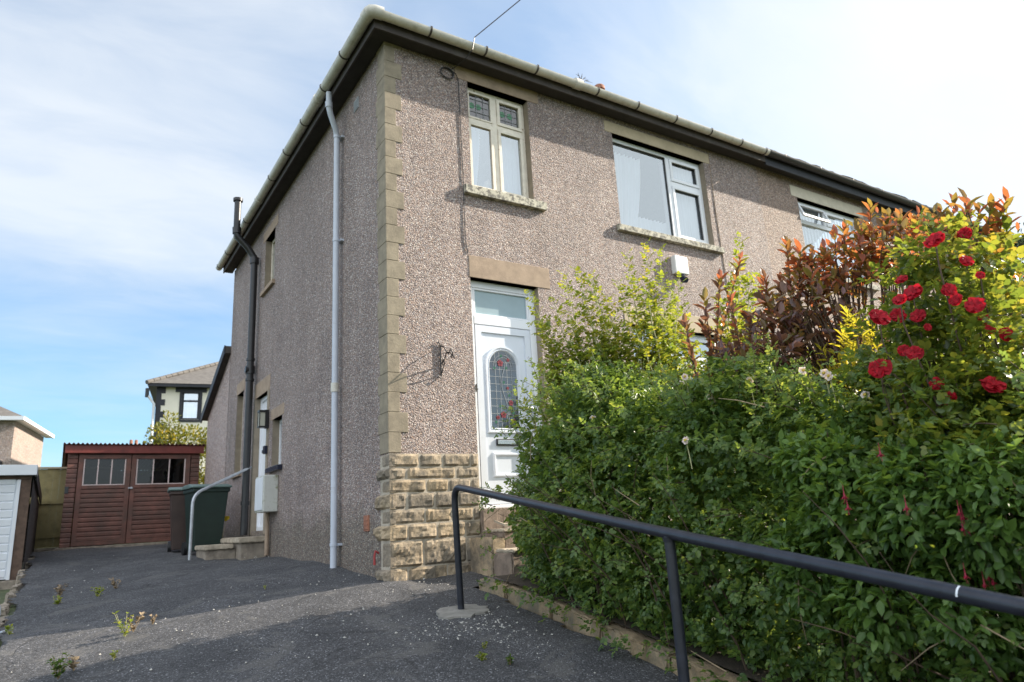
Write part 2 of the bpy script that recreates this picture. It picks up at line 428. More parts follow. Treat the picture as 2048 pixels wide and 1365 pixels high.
# ------------------------------------------------------------------ mesh helpers
class MB:
    def __init__(s):
        s.v, s.f = [], []

    def add(s, vs, fs):
        o = len(s.v)
        s.v.extend([tuple(v) for v in vs])
        s.f.extend([tuple(i + o for i in f) for f in fs])
        return s

    def box(s, x0, x1, y0, y1, z0, z1):
        vs = [(x, y, z) for z in (z0, z1) for y in (y0, y1) for x in (x0, x1)]
        return s.add(vs, [(0, 2, 3, 1), (4, 5, 7, 6), (0, 1, 5, 4), (2, 6, 7, 3), (0, 4, 6, 2), (1, 3, 7, 5)])

    def quad(s, a, b, c, d):
        return s.add([a, b, c, d], [(0, 1, 2, 3)])

    def tube(s, pts, r, n=12, caps=True):
        pts = [Vector(p) for p in pts]
        rr = r if isinstance(r, (list, tuple)) else [r] * len(pts)
        o = len(s.v)
        ref = None
        for i, p in enumerate(pts):
            if i == 0:
                d = pts[1] - p
            elif i == len(pts) - 1:
                d = p - pts[i - 1]
            else:
                d = (pts[i + 1] - p).normalized() + (p - pts[i - 1]).normalized()
            d.normalize()
            if ref is None:
                ref = Vector((0, 0, 1)) if abs(d.z) < 0.9 else Vector((1, 0, 0))
                ref = (ref - d * ref.dot(d)).normalized()
            else:
                ref = (ref - d * ref.dot(d)).normalized()
            b = d.cross(ref)
            for k in range(n):
                a = 2 * math.pi * k / n
                s.v.append(tuple(p + (ref * math.cos(a) + b * math.sin(a)) * rr[i]))
        for i in range(len(pts) - 1):
            for k in range(n):
                k2 = (k + 1) % n
                s.f.append((o + i * n + k, o + i * n + k2, o + (i + 1) * n + k2, o + (i + 1) * n + k))
        if caps:
            s.f.append(tuple(o + k for k in range(n))[::-1])
            e = o + (len(pts) - 1) * n
            s.f.append(tuple(e + k for k in range(n)))
        return s

    def cyl(s, a, b, r, n=16):
        return s.tube([a, b], r, n)

    def prism(s, poly, d):
        """poly: list of 3-D points, extruded by vector d"""
        n = len(poly)
        d = Vector(d)
        vs = [Vector(p) for p in poly] + [Vector(p) + d for p in poly]
        fs = [tuple(range(n))[::-1], tuple(range(n, 2 * n))]
        fs += [(i, (i + 1) % n, n + (i + 1) % n, n + i) for i in range(n)]
        return s.add(vs, fs)

    def build(s, name, mat, parent=None, smooth=False, bevel=0.0):
        me = bpy.data.meshes.new(name)
        me.from_pydata(s.v, [], s.f)
        me.validate()
        bm = bmesh.new()
        bm.from_mesh(me)
        bmesh.ops.recalc_face_normals(bm, faces=bm.faces)
        bm.to_mesh(me)
        bm.free()
        me.materials.append(mat)
        if smooth:
            me.polygons.foreach_set('use_smooth', [True] * len(me.polygons))
            try:
                me.set_sharp_from_angle(angle=R(45))
            except Exception:
                pass
        o = bpy.data.objects.new(name, me)
        COL.objects.link(o)
        if parent is not None:
            o.parent = parent
            # the parents here are unrotated Empties or meshes; undo the offset so coordinates stay world ones
            o.matrix_parent_inverse = world_of(parent).inverted()
        if bevel:
            b = o.modifiers.new('bevel', 'BEVEL')
            b.width = bevel
            b.segments = 2
            b.limit_method = 'ANGLE'
        return o


def world_of(o):
    mt = Matrix.LocRotScale(o.location, o.rotation_euler, o.scale)
    if o.parent is not None:
        return world_of(o.parent) @ o.matrix_parent_inverse @ mt
    return mt


def tag(o, label=None, cat=None, group=None, kind=None):
    if label: o['label'] = label
    if cat: o['category'] = cat
    if group: o['group'] = group
    if kind: o['kind'] = kind
    return o


def thing(name, label, cat, loc=(0, 0, 0), group=None):
    o = bpy.data.objects.new(name, None)
    o.empty_display_size = 0.1
    o.location = loc
    COL.objects.link(o)
    return tag(o, label, cat, group)


def np_mesh(name, V, F, mat, parent=None, smooth=False):
    """V (n,3) floats; F list of (k, array (m,k)) face blocks"""
    me = bpy.data.meshes.new(name)
    me.vertices.add(len(V))
    me.vertices.foreach_set('co', np.asarray(V, np.float32).ravel())
    loops = np.concatenate([f.ravel() for f in F]).astype(np.int32)
    tot = np.concatenate([np.full(len(f), f.shape[1], np.int32) for f in F])
    st = np.concatenate([[0], np.cumsum(tot)[:-1]]).astype(np.int32)
    me.loops.add(len(loops))
    me.loops.foreach_set('vertex_index', loops)
    me.polygons.add(len(tot))
    me.polygons.foreach_set('loop_start', st)
    me.polygons.foreach_set('loop_total', tot)
    if smooth:
        me.polygons.foreach_set('use_smooth', np.ones(len(tot), bool))
    me.update(calc_edges=True)
    me.validate()
    me.materials.append(mat)
    o = bpy.data.objects.new(name, me)
    COL.objects.link(o)
    if parent is not None:
        o.parent = parent
        o.matrix_parent_inverse = world_of(parent).inverted()
    return o


def wall_holes(mb, axis, c, u0, u1, z0, z1, holes, depth, nz=None):
    """plane wall at x=c (axis 'x') or y=c (axis 'y') with rectangular openings and their reveals (depth>0 goes inward +)"""
    us = sorted({u0, u1, *[h[0] for h in holes], *[h[1] for h in holes]})
    zs = sorted({z0, z1, *[h[2] for h in holes], *[h[3] for h in holes]})
    P = (lambda u, d, z: (c + d, u, z)) if axis == 'x' else (lambda u, d, z: (u, c + d, z))
    for i in range(len(us) - 1):
        for j in range(len(zs) - 1):
            um, zm = (us[i] + us[i + 1]) / 2, (zs[j] + zs[j + 1]) / 2
            if any(h[0] < um < h[1] and h[2] < zm < h[3] for h in holes):
                continue
            mb.quad(P(us[i], 0, zs[j]), P(us[i + 1], 0, zs[j]), P(us[i + 1], 0, zs[j + 1]), P(us[i], 0, zs[j + 1]))


def reveals(mb, axis, c, h, depth):
    P = (lambda u, d, z: (c + d, u, z)) if axis == 'x' else (lambda u, d, z: (u, c + d, z))
    a, b, z0, z1 = h
    e = 0.001
    mb.quad(P(a, e, z0), P(a, depth, z0), P(a, depth, z1), P(a, e, z1))
    mb.quad(P(b, e, z0), P(b, depth, z0), P(b, depth, z1), P(b, e, z1))
    mb.quad(P(a, e, z1), P(b, e, z1), P(b, depth, z1), P(a, depth, z1))
    mb.quad(P(a, e, z0), P(b, e, z0), P(b, depth, z0), P(a, depth, z0))


# ------------------------------------------------------------------ ground
def gz(x, y):
    if y > 0:
        h = 0.037 * min(y, 12)
    elif y > -2:
        h = 0.115 * y
    elif y > -12:
        h = -0.23 + 0.15 * (y + 2)
    else:
        h = -1.73
    if x < 0:
        h += 0.1 * max(x, -2.9) * min(1, max(0, 1 - max(y, -3) / 10))
    return h


def terrain():
    xs = np.concatenate([[-600, -200, -80, -40, -20, -10, -6], np.arange(-4, 4.01, 0.5), [6, 9, 14, 20, 40, 80, 200, 600]])
    ys = np.concatenate([[-600, -200, -60, -25], np.arange(-12, 14.01, 0.5), [18, 25, 40, 80, 200, 600]])
    V, F = [], []
    for y in ys:
        for x in xs:
            z = gz(x, y) - 0.05
            if x < -2.9:
                z = min(z, -0.22 + 0.02 * max(0, y)) if y > -3 else z - 0.1
            V.append((x, y, z))
    nx = len(xs)
    F = [(j * nx + i, j * nx + i + 1, (j + 1) * nx + i + 1, (j + 1) * nx + i) for j in range(len(ys) - 1) for i in range(nx - 1)]
    mb = MB(); mb.v = V; mb.f = F
    tag(mb.build('ground', M['verge'], smooth=True), kind='structure')


terrain()


def driveway():
    xs = np.arange(-2.86, 2.3, 0.045)
    ys = np.arange(-9, 10.6, 0.045)
    X, Y = np.meshgrid(xs, ys)
    Z = np.vectorize(gz)(X, Y)
    r = np.random.default_rng(3)
    rel = np.zeros_like(X)
    for k in range(26):
        a = r.uniform(0, 2 * np.pi); f = r.uniform(1.0, 9.0)
        rel += np.sin((X * np.cos(a) + Y * np.sin(a)) * f + r.uniform(0, 6.28)) * 0.012 / f
    rel += r.normal(0, 0.0016, X.shape)
    # ragged left edge and the kerb line on the right for y < -1
    Xe = X.copy()
    Xe[:, 0] += 0.05 * np.sin(ys * 3.1) + r.normal(0, 0.025, len(ys))
    V = np.stack([Xe, Y, Z + rel + 0.004], -1).reshape(-1, 3)
    nx = len(xs); ny = len(ys)
    i, j = np.meshgrid(np.arange(nx - 1), np.arange(ny - 1))
    a = (j * nx + i).ravel()
    F = np.stack([a, a + 1, a + nx + 1, a + nx], -1)
    cx = xs[i.ravel()]; cy = ys[j.ravel()]
    keep = ~((cx > 0.02) & (cy > 0.0)) & ~((cx > 0.40 + 0.06 * (cy + 1)) & (cy < -0.75)) & ~((cy > 10.05) & (cx < 0))
    o = np_mesh('driveway', V, [F[keep]], M['asphalt'], smooth=True)
    tag(o, kind='structure')


driveway()

# garden bed behind the kerb
gb = MB()
ys = [-9 + 0.4 * i for i in range(21)]
for i in range(20):
    y0, y1 = ys[i], ys[i + 1]
    x0, x1 = 0.42 + 0.06 * (y0 + 1) + 0.05, 0.42 + 0.06 * (y1 + 1) + 0.05
    gb.quad((x0, y0, gz(0, y0) + 0.13), (12, y0, gz(0, y0) + 0.2), (12, y1, gz(0, y1) + 0.2), (x1, y1, gz(0, y1) + 0.13))
tag(gb.build('garden_bed', M['soil']), kind='structure')
pt = MB()
pt.quad((2.3, -1.0, 0.06), (14, -1.0, 0.06), (14, -0.01, 0.06), (2.3, -0.01, 0.06))
tag(pt.build('path', M['concrete']), kind='structure')
# ------------------------------------------------------------------ house
HX = 6.15       # party line with the neighbour
EZ = 5.57       # soffit level
house = thing('semi_detached_house', 'pebbledashed end house with white front door, tan corner quoins and pale grey gutter', 'house', (0, 0, 0))
W1 = (1.02, 1.86, 4.07, 5.41)
W2 = (3.20, 4.94, 4.02, 5.34)
W0 = (3.20, 4.94, 1.40, 2.70)
DO = (0.95, 1.83, 0.57, 2.99)
W3 = (7.10, 8.85, 3.98, 5.25)
S1 = (4.58, 5.21, 4.33, 5.23)
SD = (4.72, 5.50, 0.50, 2.58)
S2 = (3.85, 4.38, 1.38, 2.07)
S3 = (6.48, 7.00, 1.50, 2.90)

mb = MB()
wall_holes(mb, 'y', 0, 0.0, HX, -0.3, EZ, [W1, W2, W0, DO], .1)
wall_holes(mb, 'x', 0, 0.0, 7.8, -0.3, EZ, [S1, SD, S2, S3], .1)
mb.quad((0, 7.8, -.3), (14, 7.8, -.3), (14, 7.8, EZ), (0, 7.8, EZ))
house_wall = mb.build('wall', M['peb'], house)
for ax_, h in (('y', W1), ('y', W2), ('y', W0), ('y', DO), ('x', S1), ('x', SD), ('x', S2), ('x', S3)):
    rv = MB()
    reveals(rv, ax_, 0, h, 0.16)
    rv.build('door_reveal' if h in (DO, SD) else 'window_reveal', M['reveal'], house_wall)

# quoins: alternating long and short cement blocks wrapping the corner
q = MB()
z = 1.115
k = 0
rq = random.Random(5)
while z < EZ - 0.02:
    z1 = min(z + 0.192, EZ)
    w = 0.19 if k % 2 else 0.12
    w += rq.uniform(-.006, .006)
    ws = 0.20 + rq.uniform(-.018, .018) + (0.03 if k % 2 else 0)
    e = 0.007 + rq.uniform(0, .003)
    z0 = z + 0.0025
    q.prism([(-e, -e, z0), (w, -e, z0), (w, 0.002, z0), (0.002, 0.002, z0), (0.002, ws, z0), (-e, ws, z0)], (0, 0, z1 - z0))
    z = z1
    k += 1
q.build('corner_quoin', M['quoin'], house, bevel=0.004)


def rock(x0, x1, z0, z1, y=-0.0, amp=0.03, side=None, seed=0, back=0.05):
    """one rock-faced block: rough front towards -y and a rough left end"""
    r = np.random.default_rng(seed)
    nx, nz = max(4, int((x1 - x0) / 0.022)), max(4, int((z1 - z0) / 0.022))
    V, F = [], []
    ph = r.uniform(0, 6.28, 12); fr = r.uniform(12, 55, 12); an = r.uniform(0, 6.28, 12)

    def rough(u, w):
        s = sum(math.sin((u * math.cos(an[i]) + w * math.sin(an[i])) * fr[i] + ph[i]) / (1 + fr[i] * 0.03) for i in range(12)) / 5
        return s + r.normal(0, 0.12)
    for j in range(nz + 1):
        for i in range(nx + 1):
            u, w = i / nx, j / nz
            e = min(u, 1 - u, w * (z1 - z0) / (x1 - x0), (1 - w) * (z1 - z0) / (x1 - x0)) * (x1 - x0)
            s = min(1, e / 0.012) ** .5
            d = s * amp * max(.28, 0.55 + 0.75 * rough(x0 + u * (x1 - x0), z0 + w * (z1 - z0)))
            V.append((x0 + u * (x1 - x0), y - 0.008 - d, z0 + w * (z1 - z0)))
    n = (nx + 1)
    F += [(j * n + i, j * n + i + 1, (j + 1) * n + i + 1, (j + 1) * n + i) for j in range(nz) for i in range(nx)]
    # rim back into the wall
    rim = [i for i in range(nx + 1)] + [j * n + nx for j in range(1, nz + 1)] + [nz * n + i for i in range(nx - 1, -1, -1)] + [j * n for j in range(nz - 1, 0, -1)]
    o = len(V)
    for i in rim:
        V.append((V[i][0], y + back, V[i][2]))
    m_ = len(rim)
    F += [(rim[i], rim[(i + 1) % m_], o + (i + 1) % m_, o + i) for i in range(m_)]
    return V, F


rows = [(.984, 1.108, [0, .295, .31, .54, .555, .85, .86, .945]),
        (.872, .978, [0, .16, .178, .68, .70, .945]),
        (.748, .866, [0, .362, .375, .60, .615, .845, .86, .945]),
        (.60, .742, [0, .158, .182, .445, .462, .69, .705, .945]),
        (.468, .594, [0, .345, .355, .62, .632, .86, .87, .945]),
        (.322, .462, [0, .168, .178, .465, .48, .77, .78, .945]),
        (.088, .314, [0, .318, .334, .77, .78, .945]),
        (-.10, .08, [0, .16, .175, .56, .57, .945])]
pl = MB()
mo = MB()
sd_ = 0
for ri, (z0, z1, xs) in enumerate(rows):
    for i in range(0, len(xs) - 1, 2):
        V, F = rock(xs[i], xs[i + 1], z0 + 0.001, z1 - 0.001, seed=sd_, amp=0.028 if ri < 6 else 0.036)
        pl.add(V, F); sd_ += 1
    # left end returns round the corner, alternately proud
    pr_ = 0.0 if ri % 2 == 0 else 0.045
    V, F = rock(-0.02, 0.16 + 0.12 * (ri % 2), z0 + 0.004, z1 - 0.004, seed=100 + sd_, amp=0.012 + pr_)
    V = [(v[1] + 0.004, v[0], v[2]) for v in V]          # swap to face -x
    pl.add(V, [f[::-1] for f in F])
mo.box(-0.006, 0.948, -0.009, 0.04, -0.2, 1.108)
mo.box(-0.006, 0.04, 0.04, 0.2, -0.2, 1.10)
plinth = pl.build('stone_plinth', M['stone'], house)
mo.build('mortar_joint', M['mortar'], plinth)


def lintel(x0, x1, z0, z1, mat, e=0.006, axis='y', par=house):
    b = MB()
    if axis == 'y':
        b.box(x0, x1, -e, 0.12, z0, z1)
    else:
        b.box(-e, 0.12, x0, x1, z0, z1)
    return b.build('lintel', mat, par, bevel=0.004)


lintel(0.86, 2.02, 5.41, 5.575, M['lintel'])
lintel(3.08, 5.07, 5.34, 5.50, M['lintel_y'])
lintel(3.10, 5.02, 2.70, 2.93, M['lintel_y'])
lintel(0.94, 2.00, 2.99, 3.24, M['lintel'])
lintel(4.42, 5.36, 5.23, 5.40, M['lintel'], axis='x')
lintel(4.60, 5.62, 2.58, 2.82, M['lintel'], axis='x')
lintel(3.75, 4.47, 2.07, 2.23, M['lintel'], axis='x')
lintel(6.40, 7.06, 2.90, 3.11, M['lintel'], axis='x')


def bar_frame(b, x0, x1, z0, z1, w, y0, y1):
    b.box(x0, x1, y0, y1, z1 - w, z1)
    b.box(x0, x1, y0, y1, z0, z0 + w)
    b.box(x0, x0 + w, y0, y1, z0 + w, z1 - w)
    b.box(x1 - w, x1, y0, y1, z0 + w, z1 - w)


def curtain(x0, x1, z0, z1, y, mat, par, folds=9, amp=0.025, gather=None, nm='curtain'):
    b = MB()
    n = folds * 8
    nz = 8
    V = []
    for j in range(nz + 1):
        w = j / nz
        for i in range(n + 1):
            u = i / n
            x = x0 + u * (x1 - x0)
            if gather is not None:
                x = x0 + (x - x0) * (1 - gather * (1 - w) ** 1.5)
            V.append((x, y + amp * math.sin(u * folds * 6.28 + 0.6 * math.sin(u * 9)) + amp * .4 * math.sin(u * 31), z0 + w * (z1 - z0)))
    F = [(j * (n + 1) + i, j * (n + 1) + i + 1, (j + 1) * (n + 1) + i + 1, (j + 1) * (n + 1) + i) for j in range(nz) for i in range(n)]
    b.add(V, F)
    return b.build(nm, mat, par, smooth=True)


def sill(x0, x1, z0, z1, out, mat, par, axis='y'):
    b = MB()
    if axis == 'y':
        b.prism([(x0, -out, z0), (x0, -out, z1 - .015), (x0, 0.13, z1 + .005), (x0, 0.13, z0)], (x1 - x0, 0, 0))
    else:
        b.prism([(-out, x0, z0), (-out, x0, z1 - .015), (0.13, x0, z1 + .005), (0.13, x0, z0)], (0, x1 - x0, 0))
    return b.build('sill', mat, par, bevel=0.004)


# upstairs hall window: old cream timber, leaded coloured top lights

wf = MB()
x0, x1, z0, z1 = W1
bar_frame(wf, x0, x1, z0, z1, 0.045, 0.10, 0.16)
XM = 1.43
wf.box(XM - .032, XM + .032, 0.097, 0.158, z0 + .045, z1 - .045)
wf.box(x0 + .045, XM - .032, 0.095, 0.157, 4.955, 5.01)
wf.box(XM + .032, x1 - .045, 0.095, 0.157, 4.955, 5.01)
win1 = wf.build('window', M['cream'], house, bevel=0.003)
win1['label'] = 'old cream timber casement with flaking paint and coloured leaded top lights'
sash = MB()
bar_frame(sash, x0 + .047, XM - .034, z0 + .047, 4.953, 0.032, 0.088, 0.125)
bar_frame(sash, XM + .034, x1 - .047, z0 + .047, 4.953, 0.038, 0.082, 0.125)
bar_frame(sash, x0 + .047, XM - .034, 5.012, z1 - .047, 0.022, 0.088, 0.125)
bar_frame(sash, XM + .034, x1 - .047, 5.012, z1 - .047, 0.038, 0.082, 0.125)
sash.build('sash', M['cream'], win1, bevel=0.002)
g = MB()
g.quad((x0, .11, z0), (x1, .11, z0), (x1, .11, 4.98), (x0, .11, 4.98))
g.build('pane', M['glass'], win1)
g = MB()
g.quad((x0, .111, 4.985), (x1, .111, 4.985), (x1, .111, z1), (x0, .111, z1))
g.build('pane', M['glass_lead'], win1)
ld = MB()
for xa, xb in ((x0 + .07, XM - .05), (XM + .07, x1 - .08)):
    for i in range(1, 4):
        zz_ = 5.03 + i * 0.082
        ld.box(xa, xb, .103, .108, zz_, zz_ + .003)
    for i in range(1, 3):
        xx = xa + i * (xb - xa) / 3
        ld.box(xx, xx + .003, .102, .107, 5.03, 5.35)
ld.build('leading', M['lead'], win1)
for xa in (1.13, 1.22, 1.55, 1.66):
    gr = MB()
    gr.tube([(xa, .1085, 5.19), (xa, .1095, 5.19)], 0.04, 9)
    gr.build('coloured_glass', M['green_glass'], win1)
curtain(x0 - .02, 1.30, z0 + .02, 4.98, .24, M['netb'], win1, 5, gather=.35)
curtain(1.50, x1 + .1, z0 + .02, 4.98, .24, M['netb'], win1, 6)
sill(0.91, 2.00, 3.955, 4.07, 0.06, M['sill'], win1)
hd = MB()      # small straw ornament on the inner sill
hd.tube([(1.30, .2, 4.12), (1.32, .2, 4.2), (1.35, .2, 4.27), (1.37, .2, 4.31)], [.02, .035, .04, .015], 10)
hd.build('ornament', M['flag'], win1, smooth=True)


def upvc_window(W, xm, zt, par, top_open=False, netcols=True, y=0.09, mull_full=True, left_top=False):
    x0, x1, z0, z1 = W
    f = MB()
    bar_frame(f, x0, x1, z0, z1, 0.055, y, y + .07)
    f.box(xm - .035, xm + .035, y - .003, y + .067, z0 + .055, z1 - .055)
    f.box(xm + .035, x1 - .055, y - .002, y + .066, zt - .035, zt + .035)
    if left_top:
        f.box(x0 + .055, xm - .035, y - .002, y + .066, zt - .035, zt + .035)
    wn = f.build('window', M['upvc'], par, bevel=0.004)
    s = MB()
    bar_frame(s, xm + .037, x1 - .057, z0 + .057, zt - .037, 0.045, y - .016, y + .03)
    bar_frame(s, xm + .037, x1 - .057, zt + .037, z1 - .057, 0.045, y - .016, y + .03)
    s.build('sash', M['upvc'], wn, bevel=0.004)
    gk = MB()
    bar_frame(gk, x0 + .056, xm - .036, z0 + .056, (zt - .036 if left_top else z1 - .056), 0.008, y + .01, y + .03)
    bar_frame(gk, xm + .083, x1 - .103, z0 + .103, zt - .083, 0.008, y + .0, y + .02)
    bar_frame(gk, xm + .083, x1 - .103, zt + .083, z1 - .103, 0.008, y + .0, y + .02)
    gk.build('gasket', M['black'], wn)
    g = MB()
    g.quad((x0, y + .025, z0), (x1, y + .025, z0), (x1, y + .025, z1), (x0, y + .025, z1))
    g.build('pane', M['glass'], wn)
    return wn


win2 = upvc_window(W2, 4.28, 4.90, house)
win2['label'] = 'white plastic upstairs window with net curtains'
curtain(3.22, 3.85, 4.05, 5.2, .20, M['net'], win2, 9, gather=.35)
curtain(4.25, 4.98, 4.05, 5.28, .20, M['net'], win2, 12)
curtain(3.24, 4.35, 4.05, 4.34, .24, M['net'], win2, 16, amp=.02)
sill(3.12, 5.07, 3.925, 4.02, 0.06, M['sill'], win2)
win0 = upvc_window(W0, 3.95, 2.30, house)
win0['label'] = 'white plastic downstairs window behind the tall shoots'
curtain(3.22, 4.92, 1.45, 2.66, .27, M['net'], win0, 18)
sill(3.12, 5.02, 1.30, 1.40, 0.06, M['sill'], win0)

# ---- front door
fr = MB()
x0, x1, z0, z1 = DO
fy0, fy1 = .09, .16
fr.box(x0, x1, fy0, fy1, z1 - .075, z1)
fr.box(x0, x0 + .075, fy0, fy1, z0, z1 - .075)
fr.box(x1 - .085, x1, fy0, fy1, z0, z1 - .075)
fr.box(x0 + .075, x1 - .085, fy0 - .004, fy1, 2.50, 2.60)
fr.box(x0 + .075, x1 - .085, fy0 - .02, fy1, z0, z0 + .035)
door = thing('front_door', None, None, (1.38, .12, .57))
door.parent = house
door.matrix_parent_inverse = world_of(house).inverted()
fr.build('door_frame', M['upvc'], door, bevel=0.006)
df = MB()
DX0, DX1, DZ0, DZ1 = x0 + .08, x1 - .09, z0 + .04, 2.495
df.box(DX0, DX1, .105, .15, DZ0, DZ1)
df.build('door_leaf', M['door'], door, bevel=0.004)
st = MB()
bar_frame(st, DX0 + .002, DX1 - .002, DZ0 + .002, DZ1 - .002, .075, .088, .106)
st.box(DX0 + .08, DX1 - .08, .1035, .1045, 0.62, 0.628)
st.build('door_stile', M['door'], door, bevel=0.006)
# arched glazed panel
AX0, AX1, AZ0, AZT = 1.195, 1.535, 1.39, 2.225
ra = (AX1 - AX0) / 2
cxa = (AX0 + AX1) / 2


def arch(off, n=20):
    r_ = ra + off
    pts = [(AX0 - off, AZ0 - off), (AX1 + off, AZ0 - off)]
    for i in range(n + 1):
        a = math.pi * i / n
        pts.append((cxa + r_ * math.cos(a), AZT - ra + r_ * math.sin(a) * 1.0))
    return pts


mold = MB()


def ring(b, pa, pb, y0, y1):
    n = len(pa)
    o = len(b.v)
    for (x, z) in pa: b.v.append((x, y0, z))
    for (x, z) in pb: b.v.append((x, y1, z))
    b.f += [(o + i, o + (i + 1) % n, o + n + (i + 1) % n, o + n + i) for i in range(n)]


ring(mold, arch(.058), arch(.050), .104, .084)
ring(mold, arch(.050), arch(.036), .084, .084)
ring(mold, arch(.036), arch(.020), .084, .098)
ring(mold, arch(.020), arch(.012), .098, .088)
ring(mold, arch(.012), arch(.0), .088, .102)
pz0, pz1, px0, px1 = .88, 1.135, 1.185, 1.585
for (a, b_, ya, yb) in ((0, .012, .104, .086), (.012, .026, .086, .086), (.026, .042, .086, .1035)):
    pa = [(px0 + a, pz0 + a), (px1 - a, pz0 + a), (px1 - a, pz1 - a), (px0 + a, pz1 - a)]
    pb = [(px0 + b_, pz0 + b_), (px1 - b_, pz0 + b_), (px1 - b_, pz1 - b_), (px0 + b_, pz1 - b_)]
    ring(mold, pa, pb, ya, yb)
mold.build('panel_moulding', M['door'], door)
bk = MB()
bk.add([(x, .1035, z) for x, z in arch(0.002)], [tuple(range(len(arch(0))))])
bk.build('arched_light', plain('door_glass_backing', (0.035, 0.04, 0.042), 0.4, 0.5, 7), door)
gp = MB()
gp.add([(x, .100, z) for x, z in arch(0.001)], [tuple(range(len(arch(0))))])
gp.build('pane', M['glass_lead'], door)
ld = MB()
for dx in (-.10, -.045, .045, .10):
    zt_ = AZT - ra + math.sqrt(max(0, ra * ra - dx * dx)) - .004
    ld.box(cxa + dx - .002, cxa + dx + .002, .0965, .0985, AZ0, zt_)
for i in range(9):
    zz_ = AZ0 + .07 + i * .08
    hw = ra if zz_ < AZT - ra else math.sqrt(max(0, ra * ra - (zz_ - AZT + ra) ** 2))
    ld.box(cxa - hw, cxa + hw, .0955, .0975, zz_ - .002, zz_ + .002)
for k in range(2):
    pts = [(cxa + (ra - .045 - .03 * k) * math.cos(a), .0945, AZT - ra + (ra - .045 - .03 * k) * math.sin(a)) for a in [math.pi * i / 16 for i in range(17)]]
    ld.tube(pts, .002, 4)
pts = [(cxa + .03 * math.sin(i * .5), .093, AZ0 + .05 + i * .045) for i in range(16)]
ld.tube(pts, .0025, 4)
ld.build('leading', M['lead'], door)


def glass_flower(b, x, z, r_, y):
    for k in range(5):
        a = k * 1.2566 + .3
        b.tube([(x + math.cos(a) * r_ * .55, y, z + math.sin(a) * r_ * .55), (x + math.cos(a) * r_ * .55, y + .001, z + math.sin(a) * r_ * .55)], r_ * .42, 9)


for (x, z, r_) in ((1.33, 2.09, .05), (1.43, 2.13, .026), (1.44, 1.66, .04), (1.34, 1.53, .048), (1.27, 1.50, .03), (1.47, 1.47, .025), (1.41, 1.82, .022)):
    fl = MB()
    glass_flower(fl, x, z, r_ * .8, .0920)
    fl.build('rose_motif', M['red_glass'], door)
for (x, z) in ((1.25, 2.03), (1.40, 2.04), (1.34, 2.17), (1.30, 1.62), (1.40, 1.58), (1.46, 1.55), (1.36, 1.88), (1.42, 1.74), (1.24, 1.45)):
    gl_ = MB()
    gl_.tube([(x, .0935, z), (x + .001, .0945, z)], .017, 6)
    gl_.build('leaf_motif', M['green_glass'], door)
lb = MB()
lb.box(1.235, 1.505, .088, .104, 1.205, 1.275)
slot = lb.build('letterbox', M['black'], door, bevel=.003)
lb = MB()
lb.box(1.247, 1.493, .080, .0875, 1.217, 1.263)
lb.build('flap', M['chrome'], slot, bevel=.003)
hb = MB()
hb.box(1.695, 1.722, .078, .089, 1.46, 1.70)
hnd = hb.build('handle', M['chrome'], door, bevel=.004)
hb = MB()
hb.tube([(1.71, .078, 1.605), (1.71, .045, 1.605), (1.69, .035, 1.607), (1.59, .035, 1.612)], .009, 8)
hb.build('lever', M['chrome'], hnd, smooth=True)
fg = MB()
fg.box(x0 + .09, x1 - .10, .118, .125, 2.605, 2.91)
fg.build('fanlight', M['glass_frost'], door)
fgf = MB()
bar_frame(fgf, x0 + .078, x1 - .088, 2.602, 2.912, .022, .095, .117)
fgf.build('fanlight_bead', M['upvc'], door, bevel=.003)
# house number 4, bronze, on the frame's left jamb
nb = MB()
nx_, nz_ = 0.985, 1.76
nb.box(nx_ + .030, nx_ + .040, .080, .0885, nz_, nz_ + .082)
nb.box(nx_, nx_ + .050, .0795, .088, nz_ + .024, nz_ + .034)
nb.prism([(nx_, .081, nz_ + .034), (nx_ + .010, .081, nz_ + .034), (nx_ + .040, .081, nz_ + .082), (nx_ + .029, .081, nz_ + .082)], (0, .007, 0))
nb.build('house_number', M['num'], door)

# ---- side openings
def side_frame(b, y0, y1, z0, z1, w, x0, x1):
    b.box(x0, x1, y0, y1, z1 - w, z1)
    b.box(x0, x1, y0, y1, z0, z0 + w)
    b.box(x0, x1, y0, y0 + w, z0 + w, z1 - w)
    b.box(x0, x1, y1 - w, y1, z0 + w, z1 - w)


def side_window(W, mat, sill_mat, s_out=.05, w=.05):
    b = MB()
    side_frame(b, *W, w, .10, .155)
    wn = b.build('window', mat, house, bevel=.003)
    g = MB()
    g.quad((.125, W[0], W[2]), (.125, W[1], W[2]), (.125, W[1], W[3]), (.125, W[0], W[3]))
    g.build('pane', M['glass'], wn)
    sill(W[0] - .08, W[1] + .08, W[2] - .08, W[2], s_out, sill_mat, wn, 'x')
    return wn


side_window(S1, M['cream'], M['lintel'])
side_window(S2, M['upvc'], M['blueblack'], .07)
side_window(S3, M['cream'], M['lintel'])
sdoor = MB()
side_frame(sdoor, *SD, .06, .07, .15)
sdoor.box(.10, .14, SD[0] + .06, SD[1] - .06, SD[2] + .06, SD[3] - .06)
sdo = sdoor.build('side_door', M['upvc'], house, bevel=.004)
b = MB()
b.box(-.012, .14, SD[0] - .12, SD[0] - .003, .45, 2.575)
b.box(-.012, .14, SD[1] + .003, SD[1] + .12, .45, 2.575)
b.build('door_jamb', M['reveal'], sdo, bevel=.004)

